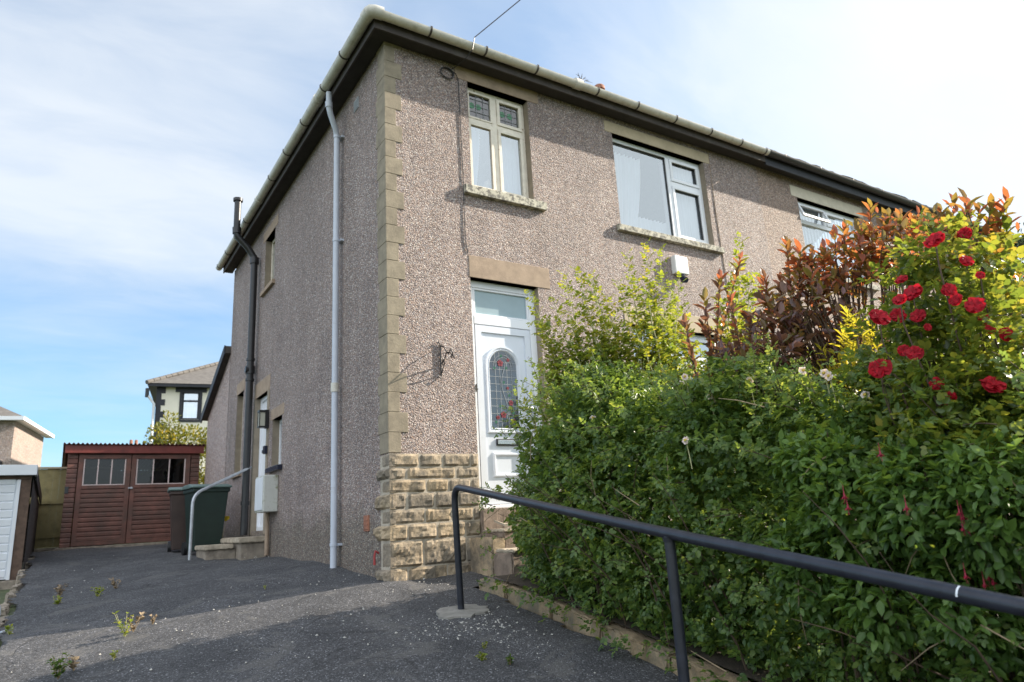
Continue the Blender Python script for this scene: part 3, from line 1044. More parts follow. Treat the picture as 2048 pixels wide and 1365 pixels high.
# ---- soffit, fascia, gutters
O = 0.17
so_ = MB()
so_.box(-O, HX, -O, -0.012, EZ, EZ + .012)
so_.box(-O, -0.012, -0.012, 7.95, EZ, EZ + .012)
so_.build('soffit', M['soffit'], house)
fa = MB()
fa.box(-O - .02, HX, -O - .02, -O, EZ - .02, EZ + .14)
fa.box(-O - .02, -O, -O, 7.95, EZ - .02, EZ + .14)
fa.build('fascia', M['fascia'], house)


def gutter_run(b, a, c, out, r=0.062, z=5.69, n=9, th=.004):
    """half-round channel from a to c; out = unit vector to the open outer side"""
    a, c, out = Vector(a), Vector(c), Vector(out)
    prof = []
    for i in range(n + 1):
        t_ = math.pi * i / n
        prof.append((math.cos(t_) * r, -math.sin(t_) * r))
    inner = [((r - th) * math.cos(math.pi * i / n), -(r - th) * math.sin(math.pi * i / n)) for i in range(n, -1, -1)]
    prof += inner
    o = len(b.v)
    for p in (a, c):
        for (u, v) in prof:
            b.v.append(tuple(p + out * u + Vector((0, 0, z + v))))
    m_ = len(prof)
    b.f += [(o + i, o + (i + 1) % m_, o + m_ + (i + 1) % m_, o + m_ + i) for i in range(m_)]
    b.f += [tuple(o + i for i in range(m_)), tuple(o + m_ + i for i in range(m_))]


GC = O + .02 + .066
gu = MB()
gutter_run(gu, (-GC + .02, -GC, 0), (HX - .02, -GC, 0), (0, -1, 0))
gutter_run(gu, (-GC, -GC + .02, 0), (-GC, 8.05, 0), (-1, 0, 0))
gut = gu.build('gutter', M['gutter'], house, smooth=True)
# rounded corner piece and union joints
cj = MB()
for k in range(7):
    a0, a1 = (math.pi / 2) * k / 7, (math.pi / 2) * (k + 1) / 7
    prev = None
cpts = [(-GC + .13, -GC, 5.69), (-GC + .05, -GC + .003, 5.69), (-GC + .016, -GC + .016, 5.69), (-GC + .003, -GC + .05, 5.69), (-GC, -GC + .13, 5.69)]
cj.tube(cpts, .069, 14)
cj.build('gutter_corner', M['gutter'], gut, smooth=True)
for (a, c) in (((2.42, -GC, 5.685), (2.52, -GC, 5.685)), ((-GC, 1.5, 5.685), (-GC, 1.62, 5.685)), ((-GC, 4.6, 5.685), (-GC, 4.7, 5.685))):
    b = MB()
    b.cyl(a, c, .068, 14)
    b.build('gutter_union', M['gutter'], gut, smooth=True)
bx0 = MB()


def strap(p, out, mat=M['fascia']):
    b = MB()
    p, out = Vector(p), Vector(out)
    side_ = Vector((out.y, -out.x, 0)) * .011
    pts = [p + out * math.cos(math.pi * i / 10) * .0675 + Vector((0, 0, 5.69 - math.sin(math.pi * i / 10) * .0675)) for i in range(11)]
    pts = [p + out * .055 + Vector((0, 0, 5.708)), pts[0] + Vector((0, 0, .012))] + pts + [p - out * .066 + Vector((0, 0, 5.72))]
    o = len(b.v)
    for q_ in pts:
        b.v += [tuple(q_ - side_), tuple(q_ + side_)]
    b.f += [(o + 2 * i, o + 2 * i + 1, o + 2 * i + 3, o + 2 * i + 2) for i in range(len(pts) - 1)]
    ob = b.build('gutter_bracket', mat, gut)
    sm = ob.modifiers.new('thick', 'SOLIDIFY')
    sm.thickness = .004
    return ob


for x in (0.42, 1.12, 1.83, 2.55 + .22, 3.45, 4.15, 4.85, 5.5, 6.05):
    strap((x, -GC, 0), (0, -1, 0))
for y in (.55, 1.25, 2.1, 2.95, 3.8, 4.65, 5.5, 6.3, 7.1, 7.9):
    strap((-GC, y, 0), (-1, 0, 0))
# a sprig of weed growing in the gutter
wd = MB()
for (dx, dz) in ((-.05, .11), (.02, .12), (.07, .09), (.12, .06), (-.02, .06)):
    wd.tube([(2.5, -GC - .04, 5.70), (2.5 + dx * .6, -GC - .04, 5.70 + dz * .7), (2.5 + dx, -GC - .05, 5.70 + dz)], [.006, .004, .002], 5)
    wd.tube([(2.5 + dx * .6, -GC - .04, 5.70 + dz * .7), (2.5 + dx * 1.6, -GC - .04, 5.70 + dz * .8)], [.004, .001], 5)
tag(wd.build('gutter_weed', M['bark']), 'small dark sprig growing up out of the grey gutter', 'weed')

# ---- roof: hipped, low pitched, tiled
RZ = EZ + .135
tanp = math.tan(R(31))
xe, ye = -O - .05, -O - .05
half = (7.95 + O + .05) / 2
ry = ye + half
rz = RZ + half * tanp
rf = MB()
rf.quad((xe, ye, RZ), (HX, ye, RZ), (HX, ry, rz), (xe + half, ry, rz))
rf.quad((xe + half, ry, rz), (HX, ry, rz), (HX, 8.0, RZ), (xe, 8.0, RZ))
rf.add([(xe, ye, RZ), (xe + half, ry, rz), (xe, 8.0, RZ)], [(0, 1, 2)])
roof = rf.build('roof', M['slate'], house)
ch = MB()
ch.box(6.2, 7.2, 3.5, 4.3, rz - .6, 8.9)
ch.box(6.15, 7.25, 3.45, 4.35, 8.9, 8.98)
chim = ch.build('chimney', M['brick'], house)
for (px_, py_) in ((6.64, 3.9),):
    b = MB()
    b.tube([(px_, py_, 8.98), (px_, py_, 9.05), (px_, py_, 9.44), (px_, py_, 9.445), (px_, py_, 9.52), (px_, py_, 9.55)], [.13, .12, .10, .125, .125, .10], 16)
    b.build('chimney_pot', M['terracotta'], chim, smooth=True)

# ---- rear lean-to
ex = MB()
ex.add([(-.004, 7.8, -.2), (-.004, 10.0, -.2), (-.004, 10.0, 2.93), (-.004, 7.8, 3.86)], [(0, 1, 2, 3)])
ex.quad((-.004, 10.0, -.2), (5, 10.0, -.2), (5, 10.0, 2.93), (-.004, 10.0, 2.93))
ext = ex.build('rear_extension', M['peb_ext'], house)
b = MB()
b.prism([(-.10, 7.8, 3.88), (-.10, 10.12, 2.90), (-.10, 10.12, 3.02), (-.10, 7.8, 4.02)], (5.1, 0, 0))
b.build('extension_roof', M['slate'], ext)
b = MB()
b.prism([(-.125, 7.8, 3.85), (-.125, 10.16, 2.85), (-.125, 10.16, 3.03), (-.125, 7.8, 4.03)], (.024, 0, 0))
b.build('barge_board', M['black_paint'], ext)

# ---- rainwater pipe, pale, from the side gutter
PY = 1.34
dp = MB()
dp.tube([(-.075, PY, .03), (-.075, PY, 5.05), (-.078, PY, 5.12), (-.10, PY - .03, 5.18), (-.19, PY - .10, 5.33), (-.215, PY - .12, 5.40), (-.22, PY - .125, 5.60)], .035, 14)
dpo = dp.build('drainpipe', M['pipe'], house, smooth=True)
for zc in (5.10, 3.74, 1.98, .30, 5.42):
    b = MB()
    if zc > 5.3:
        b.tube([(-.216, PY - .12, 5.40), (-.22, PY - .125, 5.47)], .043, 14)
    elif zc == 1.98:
        b.tube([(-.075, PY, zc - .05), (-.075, PY, zc + .05)], .045, 14)
    else:
        b.tube([(-.075, PY, zc - .015), (-.075, PY, zc + .015)], .041, 14)
        b.box(-.04, 0, PY - .06, PY + .06, zc - .012, zc + .012)
    b.build('pipe_clip', M['pipe'] if zc != 1.98 else M['gutter'], dpo, smooth=True)

# ---- cast-iron soil pipe
SY = 5.55
sp = MB()
sp.tube([(-.10, SY, .45), (-.10, SY, 4.98), (-.11, SY, 5.04), (-.22, SY, 5.20), (-.38, SY, 5.36), (-.41, SY, 5.43), (-.41, SY, 6.05)], .056, 14)
spo = sp.build('soil_pipe', M['black'], house, smooth=True)
for (a, c, r_) in (((-.10, SY, 4.92), (-.10, SY, 5.03), .075), ((-.10, SY, 3.0), (-.10, SY, 3.13), .072), ((-.10, SY, 3.22), (-.10, SY, 3.26), .07), ((-.10, SY, 2.88), (-.10, SY, 2.92), .07),
                   ((-.405, SY, 5.42), (-.41, SY, 5.53), .072), ((-.41, SY, 6.02), (-.41, SY, 6.07), .08), ((-.10, SY, .9), (-.10, SY, .96), .068)):
    b = MB()
    b.cyl(a, c, r_, 14)
    b.build('pipe_collar', M['black'], spo, smooth=True)
b = MB()
b.tube([(-.10, SY + .05, 3.1), (-.10, SY + .22, 3.16), (0, SY + .25, 3.18)], .04, 10)
b.cyl((-.135, SY - .02, 3.06), (-.185, SY - .02, 3.06), .05, 12)
b.build('branch_pipe', M['black'], spo, smooth=True)

# ---- small fittings on the side wall
b = MB()
b.box(-.20, 0, 3.95, 4.42, .74, 1.24)
mt_ = b.build('meter_box', M['meter'], house, bevel=.012)
b = MB()
b.box(-.212, -.201, 3.975, 4.395, .77, 1.215)
b.build('meter_box_door', M['white'], mt_, bevel=.004)
b = MB()
b.tube([(-.05, 4.30, .74), (-.05, 4.30, .16)], .03, 10)
b.build('conduit', M['lintel'], mt_, smooth=True)
b = MB()
b.box(-.05, 0, 4.60, 4.68, 1.98, 2.26)
b.box(-.15, -.05, 4.575, 4.70, 2.22, 2.25)
b.box(-.15, -.05, 4.575, 4.70, 1.99, 2.01)
for (xa, ya) in ((-.148, 4.58), (-.148, 4.685), (-.06, 4.58), (-.06, 4.685)):
    b.box(xa, xa + .01, ya, ya + .01, 2.01, 2.22)
ln = b.build('wall_lantern', M['black'], house)
b = MB()
b.box(-.138, -.062, 4.592, 4.683, 2.012, 2.218)
b.build('lamp_glass', plain('lantern_glass', (.5, .5, .42), .3, .1, 8), ln)
b = MB()
b.box(-.06, 0, 4.60, 4.69, 1.60, 1.72)
b.box(-.075, -.061, 4.615, 4.675, 1.615, 1.66)
b.build('key_safe', M['blueblack'], house, bevel=.008)
b = MB()
b.box(-.012, 0, .50, .63, .42, .57)
for zz_ in (.44, .48, .52):
    b.box(-.018, -.0125, .515, .615, zz_, zz_ + .02)
b.build('air_brick', M['terracotta'], house)
b = MB()
b.box(-.01, 0, .78, .93, 5.22, 5.36)
for k in range(4):
    b.box(-.016, -.0105, .79, .92, 5.235 + k * .03, 5.25 + k * .03)
b.build('air_vent', M['lead'], house)
# ---- alarm box, wall bracket, cable coil
b = MB()
b.box(4.02, 4.26, -.085, 0, 3.47, 3.72)
al = b.build('alarm_box', M['alarm'], house, bevel=.012)
b = MB()
b.cyl((4.17, -.045, 3.44), (4.17, -.045, 3.469), .035, 12)
b.tube([(4.16, -.05, 3.42), (4.15, -.07, 3.39), (4.14, -.12, 3.37)], [.03, .045, .04], 12)
b.build('security_sensor', M['blueblack'], al, smooth=True)
b = MB()
b.tube([(.56, -.012, 2.20), (.56, -.012, 1.88)], .010, 6)
pts = []
for i in range(16):
    a = i / 15
    pts.append((.57 + .01 * math.sin(a * 9), -.02 - .26 * a, 2.0 + .09 * math.sin(a * math.pi) - .0 * a))
b.tube(pts, .006, 6)
b.tube([(.56, -.015, 2.18), (.56, -.08, 2.17), (.56, -.14, 2.10), (.56, -.18, 2.07), (.56, -.24, 2.10), (.56, -.27, 2.06), (.56, -.25, 2.02), (.56, -.22, 2.035)], .006, 6)
b.tube([(.56, -.015, 1.90), (.56, -.06, 1.94), (.56, -.10, 2.0), (.56, -.07, 2.04), (.56, -.04, 2.01), (.56, -.06, 1.98)], .005, 6)
b.tube([(.56, -.01, 2.20), (.54, -.02, 2.23), (.52, -.02, 2.21)], .006, 6)
b.tube([(.56, -.01, 1.88), (.55, -.03, 1.85), (.53, -.03, 1.87)], .006, 6)
b.build('basket_bracket', M['black'], house, smooth=True)
b = MB()
for k in range(3):
    b.tube([(.75 + (.075 + k * .004) * math.cos(a), -.012 - k * .006, 5.42 + (.062 + k * .003) * math.sin(a)) for a in [6.2832 * i / 20 for i in range(21)]], .005, 6, caps=False)
b.tube([(.80, -.012, 5.48), (.87, -.01, 5.45), (.90, -.008, 5.38), (.905, -.008, 4.6), (.91, -.008, 4.1), (.905, -.008, 3.4), (.93, -.008, 3.25)], .005, 6)
b.tube([(.80, -.012, 5.48), (.86, -.03, 5.53), (.90, -.17, 5.545), (.93, -.31, 5.60), (.95, -.33, 5.75)], .005, 6)
b.build('wall_cable', M['black'], house, smooth=True)
b = MB()
b.tube([(5.07, -.006, 5.55), (5.06, -.006, 4.6), (5.09, -.006, 3.3)], .005, 5)
b.build('wall_cable', M['lintel'], house, smooth=True)
b = MB()
b.box(-.06, -.0, .0, .06, .0, .0)
b = MB()
b.tube([(-.03, .20, .22), (-.06, .20, .24), (-.07, .20, .20), (-.07, .2, .12)], .012, 8)
b.build('waste_pipe', M['pebble_red'], house, smooth=True)

# overhead telephone line to the pole across the road
c0 = Vector((.95, -.33, 5.75))
c1 = Vector((5.2, -9.0, 9.6))
b = MB()
b.tube([c0 + (c1 - c0) * (i / 24) + Vector((0, 0, -.25 * math.sin(math.pi * i / 24))) for i in range(25)], .006, 6)
tag(b.build('overhead_cable', plain('grey_cable', (.12, .12, .16), .5, .1, 9)), 'thin telephone line running up from the gutter into the sky', 'cable')

# ------------------------------------------------------------------ neighbour
nb_ = thing('semi_detached_house', 'attached neighbouring half house with black gutter, part hidden by red bushes', 'house', (HX, 0, 0))
NX = 15.0
mb = MB()
wall_holes(mb, 'y', 0, HX, NX, -0.3, EZ, [W3], .1)
mb.quad((NX, 0, -.3), (NX, 7.8, -.3), (NX, 7.8, EZ), (NX, 0, EZ))
nw = mb.build('wall', M['peb_nb'], nb_)
rv = MB()
reveals(rv, 'y', 0, W3, .16)
rv.build('window_reveal', M['reveal'], nw)
lintel(6.95, 8.97, 5.25, 5.44, M['lintel_w'], par=nb_)
x0, x1, z0, z1 = W3
f = MB()
bar_frame(f, x0, x1, z0, z1, .055, .09, .16)
f.box(x0 + .055, x1 - .055, .087, .157, 4.86, 4.93)
f.box(7.88, 7.95, .088, .158, 4.93, z1 - .055)
w3 = f.build('window', M['upvc'], nb_, bevel=.004)
s = MB()
# left hopper standing ajar
o_ = len(s.v)
bar_frame(s, x0 + .058, 7.878, 4.932, z1 - .057, .045, .05, .085)
s.v = [(x, y - (z1 - .057 - z) * .35, z) for x, y, z in s.v]
s.build('sash', M['upvc'], w3, bevel=.003)
s = MB()
bar_frame(s, 7.952, x1 - .058, 4.932, z1 - .057, .045, .072, .12)
s.build('sash', M['upvc'], w3, bevel=.003)
g = MB()
g.quad((x0, .115, z0), (x1, .115, z0), (x1, .115, z1), (x0, .115, z1))
g.build('pane', M['glass'], w3)
bl = MB()
xx = x0 + .03
while xx < x1 - .1:
    bl.prism([(xx, .20, z0 + .05), (xx + .085, .225, z0 + .05), (xx + .085, .227, z0 + .05), (xx, .202, z0 + .05)], (0, 0, 1.15))
    xx += .088
bl.build('vertical_blind', M['net'], w3)
sill(7.0, 8.95, 3.88, 3.98, .06, M['sill'], w3)
so_ = MB()
so_.box(HX + .002, NX, -O, -.012, EZ, EZ + .012)
so_.build('soffit', M['soffit'], nb_)
fa = MB()
fa.box(HX + .002, NX, -O - .02, -O, EZ - .06, EZ + .14)
fa.build('fascia', M['black_paint'], nb_)
gu = MB()
gutter_run(gu, (HX + .0, -GC, 0), (NX, -GC, 0), (0, -1, 0), r=.066, z=5.69)
gut = gu.build('gutter', M['gut_black'], nb_, smooth=True)
for x in (6.5, 7.4, 8.3, 9.2, 10.1, 11.0, 12.0, 13.0):
    strap((x, -GC, 0), (0, -1, 0), M['black'])
rf = MB()
# tile edge, slightly uneven along the eave, runs up to the shared ridge
n = 60
rr = random.Random(3)
lo, hi = [], []
for i in range(n + 1):
    x = HX + .02 + (NX - HX) * i / n
    lo.append((x, ye - .04 - rr.uniform(0, .02), RZ + .035 + rr.uniform(-.012, .02)))
    hi.append((x, ry, rz))
rf.add(lo + hi, [(i, i + 1, n + 2 + i, n + 1 + i) for i in range(n)])
rf.quad((HX, ry, rz), (NX, ry, rz), (NX, 8.0, RZ), (HX, 8.0, RZ))
nr = rf.build('roof', M['slate'], nb_)
sm = nr.modifiers.new('thick', 'SOLIDIFY'); sm.thickness = .05
# ------------------------------------------------------------------ front steps
st_t = thing('front_steps', 'worn concrete steps with broken flagstone treads below the white front door', 'steps', (1.5, -.4, 0))


def rough_box(x0, x1, y0, y1, z0, z1, name, mat, par, amp=.006, step=.04, seed=0):
    bm = bmesh.new()
    bmesh.ops.create_cube(bm, size=1)
    for v in bm.verts:
        v.co = Vector((x0 + (v.co.x + .5) * (x1 - x0), y0 + (v.co.y + .5) * (y1 - y0), z0 + (v.co.z + .5) * (z1 - z0)))
    bmesh.ops.bevel(bm, geom=list(bm.edges), offset=min(.012, (z1 - z0) * .3), segments=2, affect='EDGES')
    for _ in range(6):
        long_ = [e for e in bm.edges if e.calc_length() > step]
        if not long_: break
        bmesh.ops.subdivide_edges(bm, edges=long_, cuts=1)
    bmesh.ops.triangulate(bm, faces=bm.faces)
    r = random.Random(seed)
    for v in bm.verts:
        n = sum(math.sin(v.co.x * f + v.co.y * g_ + v.co.z * h + p) for f, g_, h, p in ((31, 17, 23, 1), (57, 43, 61, 2), (13, 71, 37, 5)))
        v.co += Vector((n, math.sin(n * 3 + v.co.z * 40), math.cos(n * 2 + v.co.x * 30))) * amp * .35 + Vector((r.gauss(0, 1), r.gauss(0, 1), r.gauss(0, 1))) * amp * .2
    me = bpy.data.meshes.new(name)
    bm.to_mesh(me); bm.free()
    me.materials.append(mat)
    o = bpy.data.objects.new(name, me)
    COL.objects.link(o)
    if par is not None:
        o.parent = par
        o.matrix_parent_inverse = world_of(par).inverted()
    return o


rough_box(.94, 2.3, -.06, .16, .30, .565, 'door_step', M['step'], st_t, seed=1)
rough_box(.93, 2.35, -.46, -.055, -.1, .345, 'step', M['step'], st_t, seed=2)
rough_box(.80, 2.40, -.78, -.46, -.1, .17, 'step', M['step'], st_t, seed=3)
rough_box(.80, .945, -.46, -.02, -.1, .30, 'side_stone', M['stone'], st_t, seed=8)
rf_ = random.Random(9)
x = .93
while x < 2.2:
    w_ = rf_.uniform(.16, .34)
    rough_box(x, x + w_ - .012, -.475 + rf_.uniform(-.01, .01), -.075, .347, .375 + rf_.uniform(-.006, .016), 'tread', M['flag'], st_t, .007, seed=int(x * 99))
    x += w_
x = .81
while x < 2.2:
    w_ = rf_.uniform(.2, .4)
    rough_box(x, x + w_ - .012, -.80, -.475, .172, .20 + rf_.uniform(-.004, .01), 'tread', M['flag'], st_t, .008, seed=int(x * 77))
    x += w_
b = MB()
b.prism([(.96, -.43, .395), (1.16, -.47, .39), (1.10, -.25, .39), (.98, -.20, .44)], (0, 0, .02))
b.build('broken_flag', M['flag'], st_t)

# ------------------------------------------------------------------ side steps and rail
ss = thing('side_steps', 'low stone steps up to the side door beside the green bins', 'steps', (-.3, 5, .1))
rough_box(-.76, -.36, 4.78, 5.60, .05, .27, 'step', M['concrete'], ss, seed=4)
rough_box(-.36, -.012, 4.45, 5.75, .05, .34, 'step', M['concrete'], ss, seed=5)
rough_box(-.40, -.012, 4.40, 5.78, .345, .42, 'tread', M['flag'], ss, seed=6)
rough_box(-.79, -.40, 4.74, 5.60, .272, .335, 'tread', M['flag'], ss, seed=7)


def arc_path(pts, rad, n=6):
    """polyline with rounded corners"""
    pts = [Vector(p) for p in pts]
    out = [pts[0]]
    for i in range(1, len(pts) - 1):
        a, b_, c = pts[i - 1], pts[i], pts[i + 1]
        u, v = (a - b_).normalized(), (c - b_).normalized()
        p0, p2 = b_ + u * rad, b_ + v * rad
        for k in range(n + 1):
            t_ = k / n
            out.append(p0 * (1 - t_) ** 2 + b_ * 2 * t_ * (1 - t_) + p2 * t_ * t_)
    out.append(pts[-1])
    return out


b = MB()
b.tube(arc_path([(-.93, 5.02, .10), (-.93, 5.05, 1.06), (-.03, 5.55, 1.49)], .16), .022, 12)
o = tag(b.build('handrail', M['galv'], smooth=True), 'grey galvanised rail bending down from the side wall in front of the green bin', 'handrail')

# long black rail beside the hedge
hr = thing('handrail', 'long black tubular handrail running along the front of the hedge', 'handrail', (-.03, -1.39, -.16))
P1b = Vector((-.035, -1.385, -.20)); P1t = Vector((-.085, -1.40, .70))
dirn = (Vector((-.31, -3.83, .355)) - Vector((-.10, -1.60, .672))).normalized()
P2t = Vector((-.31, -3.83, .355))
Pend = P2t + dirn * 3.6
b = MB()
b.tube(arc_path([P1b, Vector((-.085, -1.43, .715)), P2t, Pend], .13, 8), .0245, 18)
b.build('rail', M['rail'], hr, smooth=True)
b = MB()
b.tube([P2t + Vector((0, 0, -.01)), P2t + Vector((.015, .02, -1.1))], .0235, 16)
b.tube([P2t + Vector((0, 0, -.035)), P2t + Vector((0, 0, -.015))], [.026, .03], 16)
b.build('post', M['rail'], hr, smooth=True)
pw = P2t + dirn * 1.23
b = MB()
b.tube([pw, pw + dirn * .006], .0252, 18)
b.v = [v for v in b.v]
wm = b.build('paint_mark', M['white'], hr, smooth=True)
for p_ in [p_ for p_ in wm.data.polygons]:
    pass
bm = bmesh.new(); bm.from_mesh(wm.data)
dl = [f for f in bm.faces if not (Vector((-1, -.2, .7)).normalized().dot((f.calc_center_median() - pw - dirn * .0055).normalized()) > .75)]
bmesh.ops.delete(bm, geom=dl, context='FACES'); bm.to_mesh(wm.data); bm.free()
b = MB()
n = 22
rr = random.Random(2)
cx_, cy_ = -.05, -1.42
top = [(cx_ + (.19 + rr.uniform(-.03, .03)) * math.cos(6.283 * i / n), cy_ + (.16 + rr.uniform(-.03, .03)) * math.sin(6.283 * i / n)) for i in range(n)]
b.prism([(x, y, gz(x, y) - .01) for x, y in top], (0, 0, .024))
b.build('cement_base', M['patch'], hr)

# ------------------------------------------------------------------ kerb stones
ks = [(.40, -.86), (.43, -1.25), (.42, -1.86), (.34, -2.50), (.285, -3.12), (.24, -3.75)]
lab = ['first kerb stone below the front steps, half hidden by leaves', 'ochre kerb stone just behind the foot of the black rail', 'long sandstone kerb block under the middle of the hedge',
       'kerb stone nearest to the second black post', 'kerb stone right behind the second black rail post']
for i in range(len(ks) - 1):
    (xa, ya), (xb, yb) = ks[i], ks[i + 1]
    L_ = math.hypot(xb - xa, yb - ya)
    zc = (gz(xa, ya) + gz(xb, yb)) / 2
    o = rough_box(0, .115, 0.008, L_ - .008, -.1, .125 + .01 * (i % 2), 'kerb_stone', M['kerb'], None, .009, .05, seed=20 + i)
    dz = gz(xb, yb) - gz(xa, ya)
    o.location = (xa, ya, gz(xa, ya))
    d = Vector((xb - xa, yb - ya, dz)).normalized()
    x_ = Vector((-d.y, d.x, 0)).normalized()
    o.rotation_euler = Matrix((x_, d, x_.cross(d))).transposed().to_euler()
    if i >= len(lab):
        lb_ = 'kerb stone hidden beneath the near end of the hedge'
    else:
        lb_ = lab[i]
    tag(o, lb_, 'kerb stone', 'sandstone kerb along the flower bed')

# low broken edging on the left of the drive
for i in range(9):
    y = .6 + i * .95
    o = rough_box(0, .07, 0, .45 + .2 * (i % 3), -.18, .015 + .02 * (i % 2), 'edging_stone', M['concrete'], None, .02, .04, seed=40 + i)
    o.location = (-2.95 + .02 * (i % 2), y, gz(-2.9, y))
    o.rotation_euler = (0, R(4 - (i % 3) * 4), R((i % 4) * 3 - 4))
    tag(o, '%s rough edging stone from the near end along the left side of the drive' % ['first', 'second', 'third', 'fourth', 'fifth', 'sixth', 'seventh', 'eighth', 'ninth'][i], 'edging stone', 'broken edging left of the drive')
for i in range(9):
    pass
b = MB()
pts = [(-2.92, 1.9, gz(-2.9, 1.9) + .12), (-2.90, 1.6, gz(-2.9, 1.6) + .10), (-2.91, 1.3, gz(-2.9, 1.3) - .02), (-2.84, 1.15, gz(-2.9, 1.15) + .02), (-2.78, 1.2, gz(-2.8, 1.2) + .02)]
b.tube(pts, .012, 8)
tag(b.build('hose', M['galv'], smooth=True), 'bit of pale grey pipe lying on the left edge of the drive', 'pipe')

# ------------------------------------------------------------------ red-brown garage at the end of the drive
G = 10.15
gar = thing('garage', 'red-brown timber garage with corrugated roof at the end of the drive', 'garage', (-1.4, G, .38))
gx0, gx1, gz0, gz1 = -2.49, -.10, .40, 2.28


def boards(b, x0, x1, y, z0, z1, h=.10, t=.018):
    n = max(1, round((z1 - z0) / h))
    h = (z1 - z0) / n
    for i in range(n):
        za = z0 + i * h
        b.prism([(x0, y, za + .004), (x0, y - t, za + .008), (x0, y - t, za + h * .7), (x0, y - t * .35, za + h - .004), (x0, y, za + h - .002)], (x1 - x0, 0, 0))


b = MB()
b.box(gx0 + .02, gx0 + .04, G + .03, G + 4.5, gz0, gz1 - .05)
b.box(gx1 - .04, gx1 - .02, G + .03, G + 4.5, gz0, gz1 - .05)
b.box(gx0 + .04, gx1 - .04, G + 4.45, G + 4.5, gz0, gz1 - .05)
b.box(gx0, gx1, G + .0, G + .03, 2.18, gz1 - .03)
b.build('wall', M['redwood'], gar)
for xa in (gx0, gx1 - .17):
    b = MB()
    boards(b, xa, xa + .17, G, gz0, 2.18, .095)
    b.box(xa, xa + .17, G + .001, G + .03, gz0, 2.18)
    b.build('corner_boarding', M['redwood'], gar, bevel=.004)
dmid = (gx0 + gx1) / 2 - .09
for (xa, xb) in ((gx0 + .185, dmid - .006), (dmid + .006, gx1 - .185)):
    b = MB()
    bar_frame(b, xa, xb, gz0 + .02, 2.17, .085, G - .035, G + .01)
    b.box(xa + .085, xb - .085, G - .033, G + .01, 1.50, 1.56)
    boards(b, xa + .075, xb - .075, G - .002, gz0 + .10, 1.50, .088, .022)
    b.box(xa + .08, xb - .08, G, G + .012, gz0 + .10, 1.50)
    dr = b.build('garage_door', M['redwood'], gar, bevel=.005)
    wx0, wx1, wz0, wz1 = xa + .09, xb - .09, 1.565, 2.08
    b = MB()
    for k in range(4):
        xx = wx0 + (wx1 - wx0 - .022) * k / 3
        b.box(xx, xx + .022, G - .028, G - .005, wz0, wz1)
    b.box(wx0 + .022, wx1 - .022, G - .027, G - .006, wz0, wz0 + .018)
    wn = b.build('window', M['pinktrim'], dr, bevel=.002)
    b = MB()
    b.quad((wx0, G - .012, wz0), (wx1, G - .012, wz0), (wx1, G - .012, wz1), (wx0, G - .012, wz1))
    b.build('pane', M['glass_dark'], dr)
b = MB()
b.cyl((dmid + .03, G - .07, 1.50), (dmid + .03, G - .036, 1.50), .022, 10)
b.box(dmid - .03, dmid + .06, G - .045, G - .0365, 1.485, 1.515)
b.build('padlock', M['galv'], gar, bevel=.003)
b = MB()
b.box(gx0 - .005, gx0 + .06, G - .03, G - .02, 1.42, 1.55)
b.build('hinge', M['black'], gar)
b = MB()
b.box(gx0 - .06, gx1 + .06, G - .11, G - .07, 2.19, 2.35)
b.build('fascia', M['redpaint'], gar, bevel=.006)
# corrugated roof, rising a touch at the front edge
n = 150
V = []
for j, (yy, zz_) in enumerate(((G - .16, 2.375), (G + 4.6, 2.25))):
    for i in range(n + 1):
        x = gx0 - .10 + (gx1 - gx0 + .20) * i / n
        V.append((x, yy, zz_ + .018 * math.sin(x * 2 * math.pi / .0762)))
b = MB()
b.add(V, [(i, i + 1, n + 2 + i, n + 1 + i) for i in range(n)])
o = b.build('corrugated_roof', M['rust'], gar, smooth=True)
sm = o.modifiers.new('t', 'SOLIDIFY'); sm.thickness = .006
rough_box(gx0 - .08, gx1 + .1, G - .22, G + .02, .2, .405, 'concrete_threshold', M['concrete'], gar, .008, .06, seed=70)

# ------------------------------------------------------------------ wheelie bins
def wheelie(loc, rot, body, lid, label):
    root = thing('wheelie_bin', label, 'bin', (0, 0, 0), 'wheelie bins by the side steps')
    root.scale = (.84, .84, .83)
    b = MB()
    lo = [(-.23, -.25), (.23, -.25), (.23, .25), (-.23, .25)]
    def lvl(s, z, dy=0): return [(x * s, y * s + dy, z) for x, y in lo]
    ls = [lvl(.86, .06), lvl(.90, .25), lvl(1.12, .93), lvl(1.2, .935), lvl(1.2, .99)]
    for l in ls: b.v += l
    b.f += [(k * 4 + i, k * 4 + (i + 1) % 4, k * 4 + 4 + (i + 1) % 4, k * 4 + 4 + i) for k in range(4) for i in range(4)]
    b.f += [(0, 3, 2, 1), (16, 17, 18, 19)]
    b.build('body', body, root, bevel=.02)
    b = MB()
    b.prism([(-.30, -.33, .995), (-.30, -.33, 1.02), (-.30, -.1, 1.065), (-.30, .2, 1.06), (-.30, .34, 1.02), (-.30, .34, .995)], (.60, 0, 0))
    b.build('lid', lid, root, bevel=.015)
    b = MB()
    b.tube([(-.22, .36, 1.0), (.22, .36, 1.0)], .014, 8)
    b.box(-.20, -.17, .28, .365, .98, 1.01)
    b.box(.17, .20, .28, .365, .98, 1.01)
    b.build('handle', lid, root)
    for s in (-1, 1):
        b = MB()
        b.cyl((s * .19, .24, .10), (s * .245, .24, .10), .10, 18)
        b.build('wheel', M['black'], root, smooth=True)
    root.location = loc
    root.rotation_euler = (0, 0, rot)
    return root


wheelie((-.60, 5.98, gz(-.6, 5.95) + .0), R(6), M['bin_g'], M['bin_lid'], 'green wheelie bin with pale lid right behind the grey handrail')
wheelie((-.74, 6.95, gz(-.8, 6.7) + .0), R(-5), M['bin_b'], M['bin_lid'], 'brown wheelie bin tucked behind the green one')

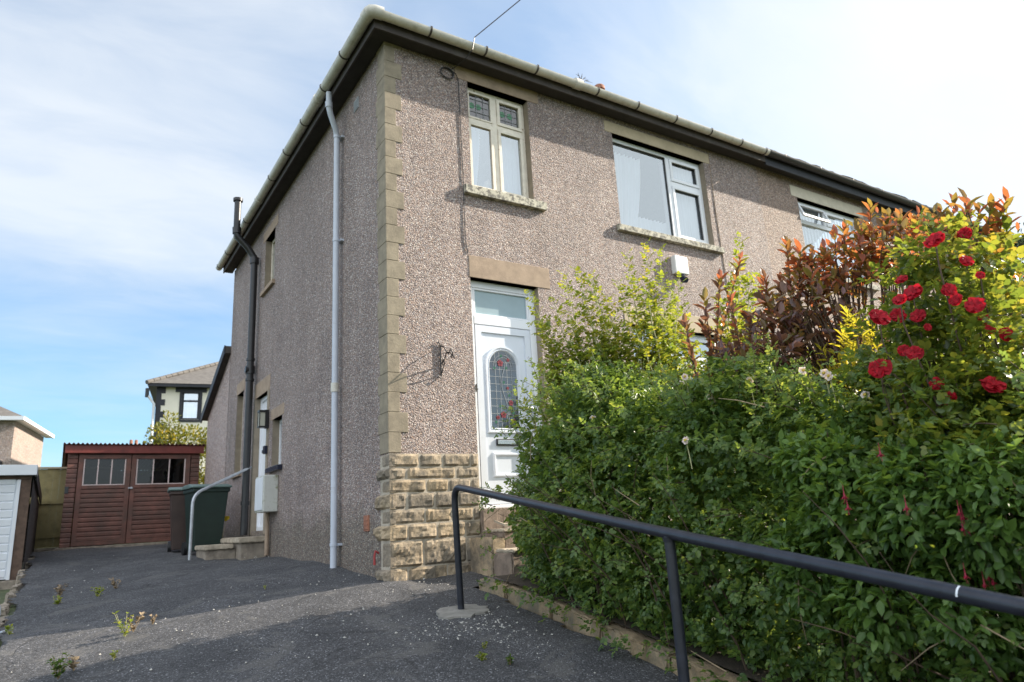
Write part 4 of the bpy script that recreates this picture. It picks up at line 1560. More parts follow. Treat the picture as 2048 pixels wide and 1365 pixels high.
# ------------------------------------------------------------------ white-doored garage on the left
wg = thing('garage', 'low garage with white roll door and white roof trim at the left edge', 'garage', (-4, 6.5, -.1))
Y0 = 6.5
wx1 = -2.93
b = MB()
b.box(-3.055 - .0, wx1, Y0, Y0 + .12, -.02, 1.42)
b.box(-6.1, -5.9, Y0, Y0 + .12, -.02, 1.42)
b.box(-6.1, wx1, Y0 - .001, Y0 + .12, 1.425, 1.475)
b.build('brick_pier', M['brownbrick'], wg)
b = MB()
b.add([(wx1 + .02, Y0 + .02, -.1), (wx1 + .02, Y0 + 5.2, -.1), (wx1 + .02, Y0 + 5.2, 1.32), (wx1 + .02, Y0 + .02, 1.44)], [(0, 1, 2, 3)])
b.add([(-6.1, Y0 + 5.2, -.1), (wx1 + .02, Y0 + 5.2, -.1), (wx1 + .02, Y0 + 5.2, 1.32), (-6.1, Y0 + 5.2, 1.32)], [(0, 1, 2, 3)])
b.build('side_wall', M['darkpanel'], wg)
b = MB()
b.box(-5.9, -3.10, Y0 + .03, Y0 + .06, .03, 1.42)
z = .05
while z < 1.36:
    b.prism([(-5.88, Y0 + .03, z), (-5.88, Y0 + .014, z + .012), (-5.88, Y0 + .008, z + .10), (-5.88, Y0 + .03, z + .112)], (2.76, 0, 0))
    z += .118
b.build('roll_door', M['white'], wg, bevel=.002)
b = MB()
b.box(-3.10, -3.056, Y0 - .02, Y0 + .08, .02, 1.42)
b.build('door_frame', M['white'], wg, bevel=.004)
b = MB()
b.box(-6.2, wx1 + .06, Y0 - .12, Y0 - .09, 1.476, 1.625)
b.box(wx1 + .03, wx1 + .06, Y0 - .09, Y0 + .3, 1.476, 1.62)
b.build('roof_trim', M['white'], wg, bevel=.005)
b = MB()
b.quad((-6.2, Y0 - .1, 1.61), (wx1 + .04, Y0 - .1, 1.61), (wx1 + .04, Y0 + 5.3, 1.46), (-6.2, Y0 + 5.3, 1.46))
b.prism([(wx1 + .035, Y0 + .3, 1.43), (wx1 + .035, Y0 + 5.3, 1.30), (wx1 + .035, Y0 + 5.3, 1.47), (wx1 + .035, Y0 + .3, 1.60)], (.02, 0, 0))
b.build('roof', M['gut_black'], wg)
rough_box(-3.4, wx1 + .10, Y0 - .25, Y0 + .1, -.25, .015, 'concrete_base', M['concrete'], wg, .01, .06, seed=71)

# ------------------------------------------------------------------ timber fence between the garages
fn = thing('fence', 'olive brown close-boarded fence between the two garages', 'fence', (-2.9, 12, .4))
b = MB()
x = -6.5
rr = random.Random(4)
while x < -1.5:
    b.box(x, x + .1215, 12.0 - rr.uniform(0, .006), 12.02, .42, 2.06 + rr.uniform(-.01, .005))
    x += .122
b.build('boards', M['fence'], fn)
b = MB()
for zz_ in (.62, 1.32):
    b.box(-6.5, -1.5, 11.955, 11.99, zz_, zz_ + .06)
b.build('fence_rail', M['fence'], fn)
b = MB()
b.box(-6.5, -1.5, 11.96, 12.05, 2.062, 2.10)
b.build('capping', M['lintel_y'], fn)
b = MB()
b.box(-6.5, -1.5, 11.97, 12.03, .2, .418)
b.build('gravel_board', M['concrete'], fn)

# ------------------------------------------------------------------ cream house beyond
cb = thing('house', 'cream rendered house with black quoins and grey-brown roof behind the garage', 'house', (-.02, 24, 0))
CX, CY, CE = -.02, 24.0, 6.28
# front faces the street, end wall to the left
W = (.88, 1.52, 5.0, 6.16)
mb = MB()
wall_holes(mb, 'y', CY, CX, 9, -.3, CE, [W, (4.5, 6.0, 4.9, 6.1)], .1)
reveals(mb, 'y', CY, W, .1)
mb.quad((CX, CY, -.3), (CX, CY + 8, -.3), (CX, CY + 8, CE), (CX, CY, CE))
mb.quad((9, CY, -.3), (9, CY + 8, -.3), (9, CY + 8, CE), (9, CY, CE))
mb.quad((CX, CY + 8, -.3), (9, CY + 8, -.3), (9, CY + 8, CE), (CX, CY + 8, CE))
mb.build('wall', M['creamwall'], cb)
b = MB()
z = 1.0; k = 0
while z < CE - .2:
    w_ = .30 if k % 2 else .16
    b.box(CX - .02, CX + w_, CY - .02, CY - .001, z, z + .24)
    b.box(CX - .02, CX - .001, CY - .001, CY + (.16 if k % 2 else .3), z, z + .24)
    z += .24; k += 1
b.build('corner_quoin', M['black_paint'], cb)
b = MB()
bar_frame(b, W[0] - .09, W[1] + .09, W[2] - .10, W[3], .09, CY - .03, CY - .002)
b.box(W[0] - .25, W[1] + .25, CY - .035, CY - .0025, W[3] - .06, W[3] + .14)
wn = b.build('window', M['black_paint'], cb)
b = MB()
bar_frame(b, *W, .07, CY + .04, CY + .09)
b.box(W[0] + .07, W[1] - .07, CY + .04, CY + .09, 5.72, 5.79)
b.build('frame', M['black_paint'], wn)
b = MB()
b.quad((W[0], CY + .07, W[2]), (W[1], CY + .07, W[2]), (W[1], CY + .07, W[3]), (W[0], CY + .07, W[3]))
b.build('pane', M['glass'], wn)
curtain(W[0], W[1], W[2], 5.7, CY + .2, M['net'], wn, 6)
b = MB()
b.box(CX - .30, 9.3, CY - .30, CY - .0, CE, CE + .05)
b.box(CX - .30, CX, CY, CY + 8.3, CE, CE + .05)
b.box(CX - .32, 9.3, CY - .33, CY - .301, CE - .02, CE + .10)
b.build('fascia', M['black_paint'], cb)
xe2, ye2, hf = CX - .36, CY - .36, 4.36
zr = CE + .1 + hf * math.tan(R(29))
b = MB()
b.quad((xe2, ye2, CE + .1), (9.3, ye2, CE + .1), (9.3, ye2 + hf, zr), (xe2 + hf, ye2 + hf, zr))
b.add([(xe2, ye2, CE + .1), (xe2 + hf, ye2 + hf, zr), (xe2, ye2 + 2 * hf, CE + .1)], [(0, 1, 2)])
b.quad((xe2 + hf, ye2 + hf, zr), (9.3, ye2 + hf, zr), (9.3, ye2 + 2 * hf, CE + .1), (xe2, ye2 + 2 * hf, CE + .1))
crf = b.build('roof', M['slate_far'], cb)
b = MB()
a_, c_ = Vector((xe2, ye2, CE + .12)), Vector((xe2 + hf, ye2 + hf, zr + .03))
for i in range(22):
    p_ = a_.lerp(c_, i / 22); q2_ = a_.lerp(c_, (i + .9) / 22)
    b.cyl(p_, q2_, .09, 8)
b.build('hip_tile', M['slate_far'], crf, smooth=True)
b = MB()
b.tube([(CX - .08, CY - .1, 2), (CX - .08, CY - .1, 5.6), (CX - .30, CY - .15, 5.9)], .05, 8)
b.build('drainpipe', M['white'], cb, smooth=True)
b = MB()
b.tube([(CX - .34, CY - .15, 5.85), (CX - .34, CY - .15, 6.2)], .07, 8)
b.build('pipe_hopper', M['black'], cb, smooth=True)
cb.rotation_euler = (0, 0, R(-9))
cb.location.x += .32

# ------------------------------------------------------------------ house far left
fl_ = thing('house', 'beige pebbledashed house with grey roof, cut off by the left edge', 'house', (-6, 26, 0))
th = R(10)
dv = Vector((math.sin(th), math.cos(th), 0))          # along its lit side wall
du = Vector((math.cos(th), -math.sin(th), 0))
c_ = Vector((-4.30, 26.9, 0))
HE = 5.25
b = MB()


def P_(u, v, z): return tuple(c_ + du * u + dv * v + Vector((0, 0, z)))


b.quad(P_(-9, 0, -.3), P_(0, 0, -.3), P_(0, 0, HE), P_(-9, 0, HE))
b.quad(P_(0, 0, -.3), P_(0, 5, -.3), P_(0, 5, HE), P_(0, 0, HE))
b.quad(P_(-9, 5, -.3), P_(0, 5, -.3), P_(0, 5, HE), P_(-9, 5, HE))
b.build('wall', M['peb_far'], fl_)
b = MB()
for (a0, a1, b0, b1, z0_, z1_) in ((-9.3, .36, -.40, -.30, HE - .02, HE + .13), (.26, .36, -.3, 5.3, HE - .02, HE + .13), (-9.3, .26, -.30, -.01, HE, HE + .03), (.01, .26, -.01, 5.3, HE, HE + .03)):
    vs = [P_(u, v, z) for z in (z0_, z1_) for v in (b0, b1) for u in (a0, a1)]
    b.add(vs, [(0, 2, 3, 1), (4, 5, 7, 6), (0, 1, 5, 4), (2, 6, 7, 3), (0, 4, 6, 2), (1, 3, 7, 5)])
b.build('gutter', M['white'], fl_)
hr_ = 2.8
zr = HE + .12 + hr_ * math.tan(R(28))
b = MB()
b.add([P_(.34, -.38, HE + .12), P_(.34, 5.3, HE + .12), P_(.34 - hr_, 2.46, zr), P_(-9, 2.46, zr), P_(-9, -.38, HE + .12), P_(-9, 5.3, HE + .12)], [(4, 0, 2, 3), (0, 1, 2), (1, 5, 3, 2)])
b.build('roof', M['slate_far'], fl_)
b = MB()
vs = [P_(u, v, z) for z in (3.45, 3.7) for v in (-1.0, -.01) for u in (-5, -.25)]
b.add(vs, [(0, 2, 3, 1), (4, 5, 7, 6), (0, 1, 5, 4), (2, 6, 7, 3), (0, 4, 6, 2), (1, 3, 7, 5)])
bay = b.build('bay_roof', M['black_paint'], fl_)
b = MB()
vs = [P_(u, v, z) for z in (1.0, 3.44) for v in (-.8, -.011) for u in (-4.8, -.45)]
b.add(vs, [(0, 2, 3, 1), (4, 5, 7, 6), (0, 1, 5, 4), (2, 6, 7, 3), (0, 4, 6, 2), (1, 3, 7, 5)])
b.build('bay_window', M['white'], fl_)

# distant chimney between the garage roof and the bush
dc = thing('chimney_stack', 'tiny distant brick chimney with red pots above the corrugated garage roof', 'chimney', (.5, 60, 0))
b = MB()
b.box(2.75, 3.65, 73.4, 74.2, 3, 9.75)
b.build('stack', M['brick'], dc)
for dx in (.22, .68):
    b = MB()
    b.tube([(2.75 + dx, 73.8, 9.75), (2.75 + dx, 73.8, 10.4)], [.17, .13], 10)
    b.build('chimney_pot', M['terracotta'], dc, smooth=True)


# ------------------------------------------------------------------ foliage tools
def unit(a):
    return a / np.maximum(np.linalg.norm(a, axis=-1, keepdims=True), 1e-9)


LEAF = np.array([[0, 0, 0], [-.5, .3, .10], [-.42, .68, .08], [0, 1.0, -.06], [.42, .68, .08], [.5, .3, .10], [0, .45, -.02]])  # x across, y along, z up
LF4 = np.array([[0, 6, 2, 1], [6, 3, 2, 2], [0, 5, 4, 6], [6, 4, 3, 3]])
LQ = np.array([[0, 6, 2, 1], [0, 5, 4, 6]]); LT = np.array([[6, 3, 2], [6, 4, 3]])


def leaves(P, A, Nn, size, width=.6):
    """P base points, A axis directions, Nn approximate normals, size lengths -> vertices and faces of folded leaves"""
    A = unit(A)
    X = unit(np.cross(A, Nn))
    Z = np.cross(X, A)
    w = np.broadcast_to(np.asarray(width), size.shape)
    T = LEAF
    V = (P[:, None, :] + X[:, None, :] * (T[None, :, 0:1] * (size * w)[:, None, None]) + A[:, None, :] * (T[None, :, 1:2] * size[:, None, None]) + Z[:, None, :] * (T[None, :, 2:3] * size[:, None, None]))
    n = len(P)
    off = (np.arange(n) * 7)[:, None, None]
    return V.reshape(-1, 3), [(LQ[None] + off).reshape(-1, 4), (LT[None] + off).reshape(-1, 3)]


def compound(P, A, Nn, size, npairs=2, width=.62, r=rng, ratio=.42):
    """rose-like leaf: a terminal leaflet and pairs along a rachis; returns flattened arrays for leaves()"""
    A = unit(A); X = unit(np.cross(A, Nn)); Z = np.cross(X, A)
    Ps, As, Ns, Ss = [], [], [], []
    Ps.append(P + A * (size * .62)[:, None]); As.append(A + r.normal(0, .12, A.shape)); Ns.append(Z); Ss.append(size * ratio * 1.1)
    for k in range(npairs):
        t_ = .22 + .32 * k
        for s in (-1, 1):
            Ps.append(P + A * (size * t_)[:, None]); As.append(A * .55 + X * s + r.normal(0, .16, A.shape) - Z * .1)
            Ns.append(Z + r.normal(0, .15, Z.shape)); Ss.append(size * ratio * r.uniform(.8, 1.0, len(P)))
    return np.concatenate(Ps), np.concatenate(As), np.concatenate(Ns), np.concatenate(Ss)


def lobes_points(lobes, n, r, lo=.72, hi=1.04, zmin=None, keep_dir=None):
    """points in the outer shell of a union of ellipsoids, with outward normals"""
    L_ = np.array(lobes, float)
    c, rad = L_[:, :3], L_[:, 3:6]
    wgt = (rad[:, 0] * rad[:, 1] + rad[:, 1] * rad[:, 2] + rad[:, 0] * rad[:, 2]); wgt /= wgt.sum()
    out_p, out_n = [], []
    tot = 0
    while tot < n:
        m_ = n * 2
        idx = r.choice(len(c), m_, p=wgt)
        d = unit(r.normal(size=(m_, 3)))
        rr_ = r.uniform(lo ** 2, hi ** 2, m_) ** .5
        rr_ *= 1 + .10 * np.sin(d[:, 0] * 7 + idx) * np.sin(d[:, 1] * 6 + idx * 2) + .06 * np.sin(d[:, 2] * 13 + idx * 3)
        p = c[idx] + d * rad[idx] * rr_[:, None]
        ok = np.ones(m_, bool)
        for k in range(len(c)):
            q_ = (((p - c[k]) / rad[k]) ** 2).sum(1)
            ok &= ~((q_ < (lo * .93) ** 2) & (idx != k))
        if zmin is not None:
            ok &= p[:, 2] > zmin(p)
        if keep_dir is not None:
            ok &= (d @ np.array(keep_dir)) > -.55
        nn = unit(d / rad[idx])
        out_p.append(p[ok]); out_n.append(nn[ok]); tot += ok.sum()
    return np.concatenate(out_p)[:n], np.concatenate(out_n)[:n]


def gzv(p):
    return np.array([gz(0.0, y) for y in p[:, 1]])


def cat_mesh(parts):
    V, Fq, Ft, o = [], [], [], 0
    for v, (q_, t_) in parts:
        V.append(v); Fq.append(q_ + o); Ft.append(t_ + o); o += len(v)
    return np.concatenate(V), [np.concatenate(Fq), np.concatenate(Ft)]


def foliage(name, mat, parent, parts):
    V, F = cat_mesh(parts)
    return np_mesh(name, V, F, mat, parent)
PH = [(1.13,-3.68,1.61,0.23,0.3,0.23),(1.01,-3.53,1.39,0.24,0.25,0.21),(1.36,-3.75,1.36,0.27,0.3,0.24),(1.46,-3.85,1.89,0.23,0.3,0.22),(1.56,-4.06,1.96,0.23,0.3,0.18),(1.21,-3.79,1.81,0.14,0.2,0.18),(0.85,-3.4,1.31,0.15,0.2,0.18)]
PH2 = [(1.03,-4.63,1.73,0.18,0.2,0.11),(1.18,-4.69,1.6,0.13,0.2,0.17),(1.03,-4.47,1.6,0.15,0.2,0.14),(1.36,-4.54,1.52,0.18,0.2,0.18)]
RO = [(0.68,-4.64,1.3,0.21,0.25,0.21),(0.62,-4.78,1.07,0.19,0.25,0.19),(0.6,-4.53,1.09,0.19,0.25,0.19),(0.45,-4.72,0.82,0.22,0.25,0.16),(0.54,-4.43,0.9,0.16,0.2,0.13),(0.55,-4.92,0.87,0.12,0.2,0.21),(0.68,-4.7,1.49,0.12,0.15,0.13),(0.84,-4.77,1.37,0.13,0.2,0.13),(0.41,-4.88,0.64,0.17,0.2,0.11),(0.28,-4.68,0.66,0.16,0.2,0.1)]
DK = [(4.36,-3.77,2.29,0.26,0.5,0.39),(4.28,-3.62,1.96,0.3,0.5,0.26),(3.75,-3.23,1.83,0.26,0.5,0.26)]
FU = [(0.19,-4.37,0.45,0.18,0.2,0.23),(0.19,-4.68,0.44,0.21,0.2,0.22),(0.19,-4.91,0.41,0.19,0.2,0.22),(0.26,-4.43,0.1,0.24,0.15,0.22),(0.27,-4.74,0.08,0.22,0.15,0.22),(0.23,-4.14,0.19,0.19,0.15,0.24),(0.26,-4.23,0.63,0.18,0.2,0.13)]
YE = [(1.13,-3.93,1.21,0.2,0.2,0.14),(1.01,-4.02,0.97,0.16,0.2,0.13)]
ROSES = [[0.25,-4.57,0.968,0.049],[0.538,-4.532,1.075,0.038],[0.488,-4.601,1.043,0.034],[0.425,-4.803,1.474,0.043],[0.752,-4.786,1.569,0.043],[0.67,-4.799,1.422,0.036],[0.287,-4.586,1.184,0.047],[0.56,-4.523,1.241,0.038],[0.546,-4.617,1.213,0.034],[0.428,-4.672,1.282,0.051],[0.295,-4.681,1.235,0.038],[0.682,-4.702,1.324,0.043],[0.616,-4.749,1.255,0.034],[0.589,-4.826,1.202,0.043],[0.865,-4.745,1.194,0.038],[0.784,-4.783,1.13,0.032],[0.742,-4.854,1.089,0.034],[0.561,-4.572,1.396,0.03],[0.644,-4.591,0.921,0.032],[0.595,-4.644,0.839,0.047],[0.646,-4.799,0.873,0.051],[0.923,-4.721,0.871,0.038],[0.886,-4.815,0.898,0.038],[0.596,-4.868,1.323,0.023],[0.648,-4.598,1.176,0.017]]
WHITE = [[0.45,-3.37,1.163],[0.45,-3.337,1.129],[0.45,-4.225,1.007],[0.45,-4.248,0.99],[0.45,-4.4,0.873],[0.45,-2.52,1.054],[0.45,-3.803,1.057],[0.45,-3.531,1.02],[0.45,-4.118,1.041],[0.12,-3.633,0.764]]
FF = [[-0.048,-4.507,0.472],[-0.033,-4.504,0.431],[0.052,-4.618,0.619],[-0.053,-4.735,0.421],[0.105,-4.829,0.394],[0.12,-4.823,0.342],[0.14,-4.833,0.331],[0.116,-4.832,0.38],[0.142,-4.788,0.18],[0.208,-4.829,0.172],[0.224,-4.834,0.155],[0.2,-4.816,0.148]]
SH = [[0.66,-1.5,2.31,0.97,-1.5,1.31],[0.73,-1.5,2.07,0.89,-1.5,1.27],[0.74,-1.6,2.05,0.97,-1.6,1.3],[0.96,-1.6,2.5,1.14,-1.6,1.39],[1.02,-1.7,2.53,1.25,-1.7,1.42],[1.27,-1.6,2.53,1.42,-1.6,1.45],[1.44,-1.6,2.36,1.54,-1.6,1.45],[1.31,-1.9,2.38,1.48,-1.9,1.35],[1.44,-1.9,2.66,1.55,-1.9,1.44],[1.68,-1.9,2.79,1.61,-1.9,1.44],[1.85,-1.9,2.77,1.75,-1.9,1.41],[2.04,-1.8,2.47,1.95,-1.8,1.48],[1.63,-1.8,2.44,1.65,-1.8,1.51],[2.08,-1.9,2.2,1.96,-1.9,1.42],[0.83,-1.6,2.23,1.07,-1.6,1.43],[1.07,-1.7,2.23,1.31,-1.7,1.46],[1.24,-1.7,2.07,1.39,-1.7,1.43],[1.69,-1.9,2.44,1.72,-1.9,1.45],[1.67,-2.0,2.13,1.67,-2.0,1.39],[2.09,-2.6,2.66,1.67,-2.6,1.32],[2.1,-2.5,2.43,1.71,-2.5,1.34],[2.1,-2.6,2.26,1.83,-2.6,1.4],[1.97,-2.4,2.13,1.7,-2.4,1.32],[0.9,-1.7,1.86,1.1,-1.7,1.25],[0.65,-1.6,1.7,0.76,-1.6,1.13],[1.4,-1.9,1.99,1.48,-1.9,1.35],[1.88,-2.2,1.74,1.78,-2.2,1.19],[1.8,-3.0,1.43,1.59,-3.0,1.03],[1.88,-3.2,1.51,1.7,-3.2,1.0],[0.56,-1.45,1.39,0.77,-1.45,0.87],[1.9,-2.8,1.52,1.62,-2.8,1.02],[1.3,-1.8,1.83,1.36,-1.8,1.24],[0.71,-1.7,1.43,0.81,-1.7,0.96]]
PB = [[0.88,-3.49,1.93,0.79,-3.21,1.22],[0.79,-3.39,1.82,0.81,-3.23,1.22],[0.72,-3.31,1.7,0.81,-3.23,1.22],[0.72,-3.27,1.55,0.87,-3.25,1.16],[0.88,-3.49,1.54,0.97,-3.43,1.13],[1.04,-3.72,1.97,1.13,-3.6,1.35],[1.1,-3.76,1.93,1.15,-3.61,1.35],[1.16,-3.78,1.87,1.18,-3.63,1.35],[1.23,-3.83,1.9,1.26,-3.68,1.34],[1.32,-3.93,2.04,1.37,-3.8,1.51],[1.44,-4.05,2.16,1.47,-3.88,1.56],[1.53,-4.08,2.08,1.57,-3.95,1.55],[1.6,-4.12,2.05,1.62,-3.98,1.55],[1.68,-4.16,2.01,1.7,-4.03,1.55],[0.97,-4.61,1.78,1.03,-4.51,1.33],[1.02,-4.66,1.83,1.07,-4.55,1.37],[1.08,-4.69,1.79,1.11,-4.58,1.37],[1.07,-4.79,1.76,1.06,-4.66,1.34],[1.1,-4.8,1.7,1.08,-4.67,1.34],[1.14,-4.81,1.65,1.11,-4.69,1.33],[1.13,-4.84,1.79,1.1,-4.71,1.43],[0.93,-4.58,1.76,1.01,-4.51,1.38],[0.67,-3.19,1.41,0.74,-3.16,1.13],[0.63,-3.21,1.56,0.74,-3.16,1.16],[0.88,-4.88,1.25,0.81,-4.77,1.04],[1.4,-3.97,1.97,1.44,-3.86,1.56],[1.02,-3.65,1.76,1.08,-3.56,1.35],[0.94,-3.6,1.77,1.03,-3.53,1.36],[0.77,-3.46,1.66,0.88,-3.41,1.25]]
TUFT = [[0.84,-4.16,1.39],[0.91,-4.06,1.31],[1.12,-4.08,1.35]]
WEEDS = []

# ------------------------------------------------------------------ hedge of small-leaved rose
TOPZ = [(-1.25, .62), (-1.5, 1.0), (-1.85, 1.30), (-2.25, 1.34), (-2.65, 1.22), (-3.05, 1.18), (-3.45, 1.12), (-3.85, 1.03), (-4.25, .95), (-4.65, .85), (-5.1, .76), (-5.6, .70), (-6.2, .65)]
front_l, back_l = [], []
rl = random.Random(12)
for i, (y, zt) in enumerate(TOPZ):
    zt += .09 * math.sin(i * 2.3 + .5)
    g0 = gz(0, y) + .08
    h = (zt - g0)
    xc = 1.12 if i == 0 else (.92 if i == 1 else (.76 if i == 2 else .68))
    xr = .40 if i == 0 else (.46 if i == 1 else .52)
    front_l.append((xc + rl.uniform(-.03, .03), y, g0 + h * .50, xr, .36, h * .52))
    front_l.append((xc + .10 + rl.uniform(-.03, .05), y + .10, g0 + h * .24, xr * .88, .32, h * .34))
    front_l.append((xc + .10 + rl.uniform(-.05, .05), y - .15, g0 + h * .76, xr * .85, .30, h * .27))
    back_l.append((xc + .75, y - .05, g0 + h * .5, .6, .42, h * .55))
    back_l.append((xc + 1.5, y - .35, g0 + h * .5, .6, .42, h * .55))
hedge = thing('rose_hedge', 'wide dark green hedge of small-leaved rose behind the long black rail', 'hedge', (.7, -3.4, -.4))


def zfloor(p):
    return gzv(p) - .12


def lean(Nn, upw, r, jit):
    A = Nn * r.uniform(.3, 1.0, (len(Nn), 1)) + np.array([0, 0, 1.0]) * upw + r.normal(0, jit, Nn.shape)
    return A


P, Nn = lobes_points(front_l, 30000, rng, .70, 1.08, zfloor, (-.75, -.1, .55))
A = lean(Nn, -.05, rng, .55)
Nl = Nn * .5 + np.array([-.1, 0, .9]) + rng.normal(0, .35, Nn.shape)
cp = compound(P - unit(A) * .04, A, Nl, rng.uniform(.055, .095, len(P)), 2)
parts = [leaves(*cp, .66)]
P, Nn = lobes_points(front_l, 7000, rng, .40, .72, zfloor)
parts.append(leaves(P, lean(Nn, .1, rng, .7), Nn + rng.normal(0, .5, Nn.shape), rng.uniform(.05, .08, len(P)), .8))
P, Nn = lobes_points(back_l, 9000, rng, .75, 1.05, zfloor)
parts.append(leaves(P, lean(Nn, .2, rng, .6), Nn + rng.normal(0, .4, Nn.shape), rng.uniform(.05, .08, len(P)), .8))
# trailing leaves over the kerb
n = 190
yy = rng.uniform(-5.2, -1.0, n)
P = np.stack([.36 + .06 * (yy + 1) + rng.normal(0, .05, n), yy, gzv(np.stack([yy * 0, yy], 1)) + .06 + np.abs(rng.normal(0, .07, n))], 1)
A = np.stack([-rng.uniform(.3, 1, n), rng.normal(0, .7, n), rng.normal(0, .4, n)], 1)
cp = compound(P, A, np.array([[-.3, 0, 1.0]]) + rng.normal(0, .3, (n, 3)), rng.uniform(.05, .085, n), 2)
parts.append(leaves(*cp, .7))
# long loose sprays reaching out of the top and the front, so the outline is ragged
tw = MB()
Pc, Ac, Nc, Sc = [], [], [], []
for i in range(230):
    y = rl.uniform(-5.4, -1.4)
    zt = float(np.interp(-y, [-t[0] for t in TOPZ], [t[1] for t in TOPZ]))
    if i % 3:
        p = Vector((rl.uniform(.25, 1.1), y, zt + rl.uniform(-.14, .0)))
        d = Vector((rl.uniform(-.7, .2), rl.uniform(-.4, .4), rl.uniform(.5, 1)))
        Ls = rl.uniform(.12, .38)
    else:
        p = Vector((.22, y, rl.uniform(gz(0, y) + .35, zt - .1)))
        d = Vector((-1, rl.uniform(-.7, .7), rl.uniform(-.1, .7)))
        Ls = rl.uniform(.10, .24)
    d.normalize()
    pts = [p.copy()]
    for k in range(8):
        d = (d + Vector((rl.uniform(-.1, .06), rl.uniform(-.1, .1), -.05))).normalized()
        pts.append(pts[-1] + d * Ls / 8)
    tw.tube(pts, [.0028 - .00025 * k for k in range(9)], 4)
    nl = int(Ls / .022)
    for k in range(nl):
        u = (k + .5) / nl
        q_ = pts[int(u * 8)]
        o1 = d.orthogonal().normalized(); o2 = d.cross(o1); a = k * 2.4
        Pc.append(q_); Ac.append(o1 * math.cos(a) + o2 * math.sin(a) + d * .7); Nc.append(Vector((-.2, 0, 1)) + d * .3); Sc.append(rl.uniform(.05, .085) * (1.15 - .5 * u))
cv = lambda q: np.array([tuple(v) for v in q])
cp = compound(cv(Pc), cv(Ac), cv(Nc) + rng.normal(0, .25, (len(Nc), 3)), np.array(Sc), 2)
foliage('foliage', M['leaf_hedge'], hedge, parts)
foliage('young_sprays', leafmat('hedge_spray_leaf', [(0.0, (.08, .15, .045)), (.6, (.14, .22, .06)), (1.0, (.25, .30, .08))], .5), hedge, [leaves(*cp, .66)])
# inner woody stems and dry twigs showing through
b = MB()
for i in range(70):
    y = rl.uniform(-5.6, -2.0)
    x = rl.uniform(.35, 1.0)
    z = gz(0, y) + .1
    pts = [Vector((x, y, z))]
    d = Vector((rl.uniform(-.5, .2), rl.uniform(-.4, .4), 1)).normalized()
    for k in range(7):
        d = (d + Vector((rl.uniform(-.3, .15), rl.uniform(-.25, .25), rl.uniform(-.15, .1)))).normalized()
        pts.append(pts[-1] + d * rl.uniform(.12, .2))
    b.tube(pts, [.007 - .0008 * k for k in range(8)], 5)
b.add(tw.v, tw.f)
b.build('stem', M['bark'], hedge, smooth=True)
for i in range(20):
    y = rl.uniform(-5.0, -1.6)
    b = MB()
    zt = np.interp(-y, [-t[0] for t in TOPZ], [t[1] for t in TOPZ])
    z = rl.uniform(gz(0, y) + .2, zt - .1)
    p = Vector((.10 + rl.uniform(-.02, .06), y, z))
    d = Vector((rl.uniform(-.3, .1), rl.uniform(-1, 1), rl.uniform(-.6, .5))).normalized()
    L_ = rl.uniform(.12, .3)
    b.tube([p, p + d * L_ * .5 + Vector((-.02, 0, .01)), p + d * L_], [.003, .0022, .001], 5)
    b.build('dry_twig', M['dry'], hedge)


def blade_mesh(b, base, d, L_, w, droop):
    pts = []
    p = Vector(base); d = Vector(d).normalized()
    side_ = d.cross(Vector((0, 0, 1))).normalized() if abs(d.z) < .99 else Vector((1, 0, 0))
    o = len(b.v)
    n = 6
    for k in range(n + 1):
        ww = w * (1 - (k / n) ** 1.5) + .0004
        b.v += [tuple(p - side_ * ww), tuple(p + side_ * ww)]
        d = (d + Vector((0, 0, -droop))).normalized()
        p = p + d * (L_ / n)
    b.f += [(o + 2 * i, o + 2 * i + 1, o + 2 * i + 3, o + 2 * i + 2) for i in range(n)]


# petals
def petal_flower(c, axis, R0, layers, mat, name, par, r, open_=.5):
    """layers: list of (count, radius factor, cup angle)"""
    axis = Vector(axis).normalized()
    t1 = axis.orthogonal().normalized(); t2 = axis.cross(t1)
    b = MB()
    for (cnt, rf_, cup) in layers:
        ph = r.uniform(0, 6.28)
        for k in range(cnt):
            a = ph + 6.283 * k / cnt + r.uniform(-.15, .15)
            rad = t1 * math.cos(a) + t2 * math.sin(a)
            tan = axis.cross(rad)
            L_ = R0 * rf_ * r.uniform(.88, 1.1)
            w = L_ * .62 * min(1.2, 3.6 / cnt + .55)
            o = len(b.v)
            nu, nv = 4, 4
            for j in range(nv + 1):
                v = j / nv
                ang = cup * (1 - .55 * v * v)
                along = L_ * v
                base = Vector(c) + rad * (along * math.cos(ang)) + axis * (along * math.sin(ang) - .12 * R0 * v ** 3)
                wid = w * math.sin(min(1, .12 + v * .75) * math.pi * .62)
                for i in range(nu + 1):
                    u = i / nu * 2 - 1
                    rip = math.sin(u * 3 + k * 2.1) * .05 * R0 * v + r.uniform(-.012, .012) * R0
                    b.v.append(tuple(base + tan * wid * u + axis * (abs(u) ** 2 * wid * .35 + rip) - rad * (u * u * wid * .25)))
            b.f += [(o + j * (nu + 1) + i, o + j * (nu + 1) + i + 1, o + (j + 1) * (nu + 1) + i + 1, o + (j + 1) * (nu + 1) + i) for j in range(nv) for i in range(nu)]
    return b.build(name, mat, par, smooth=True)


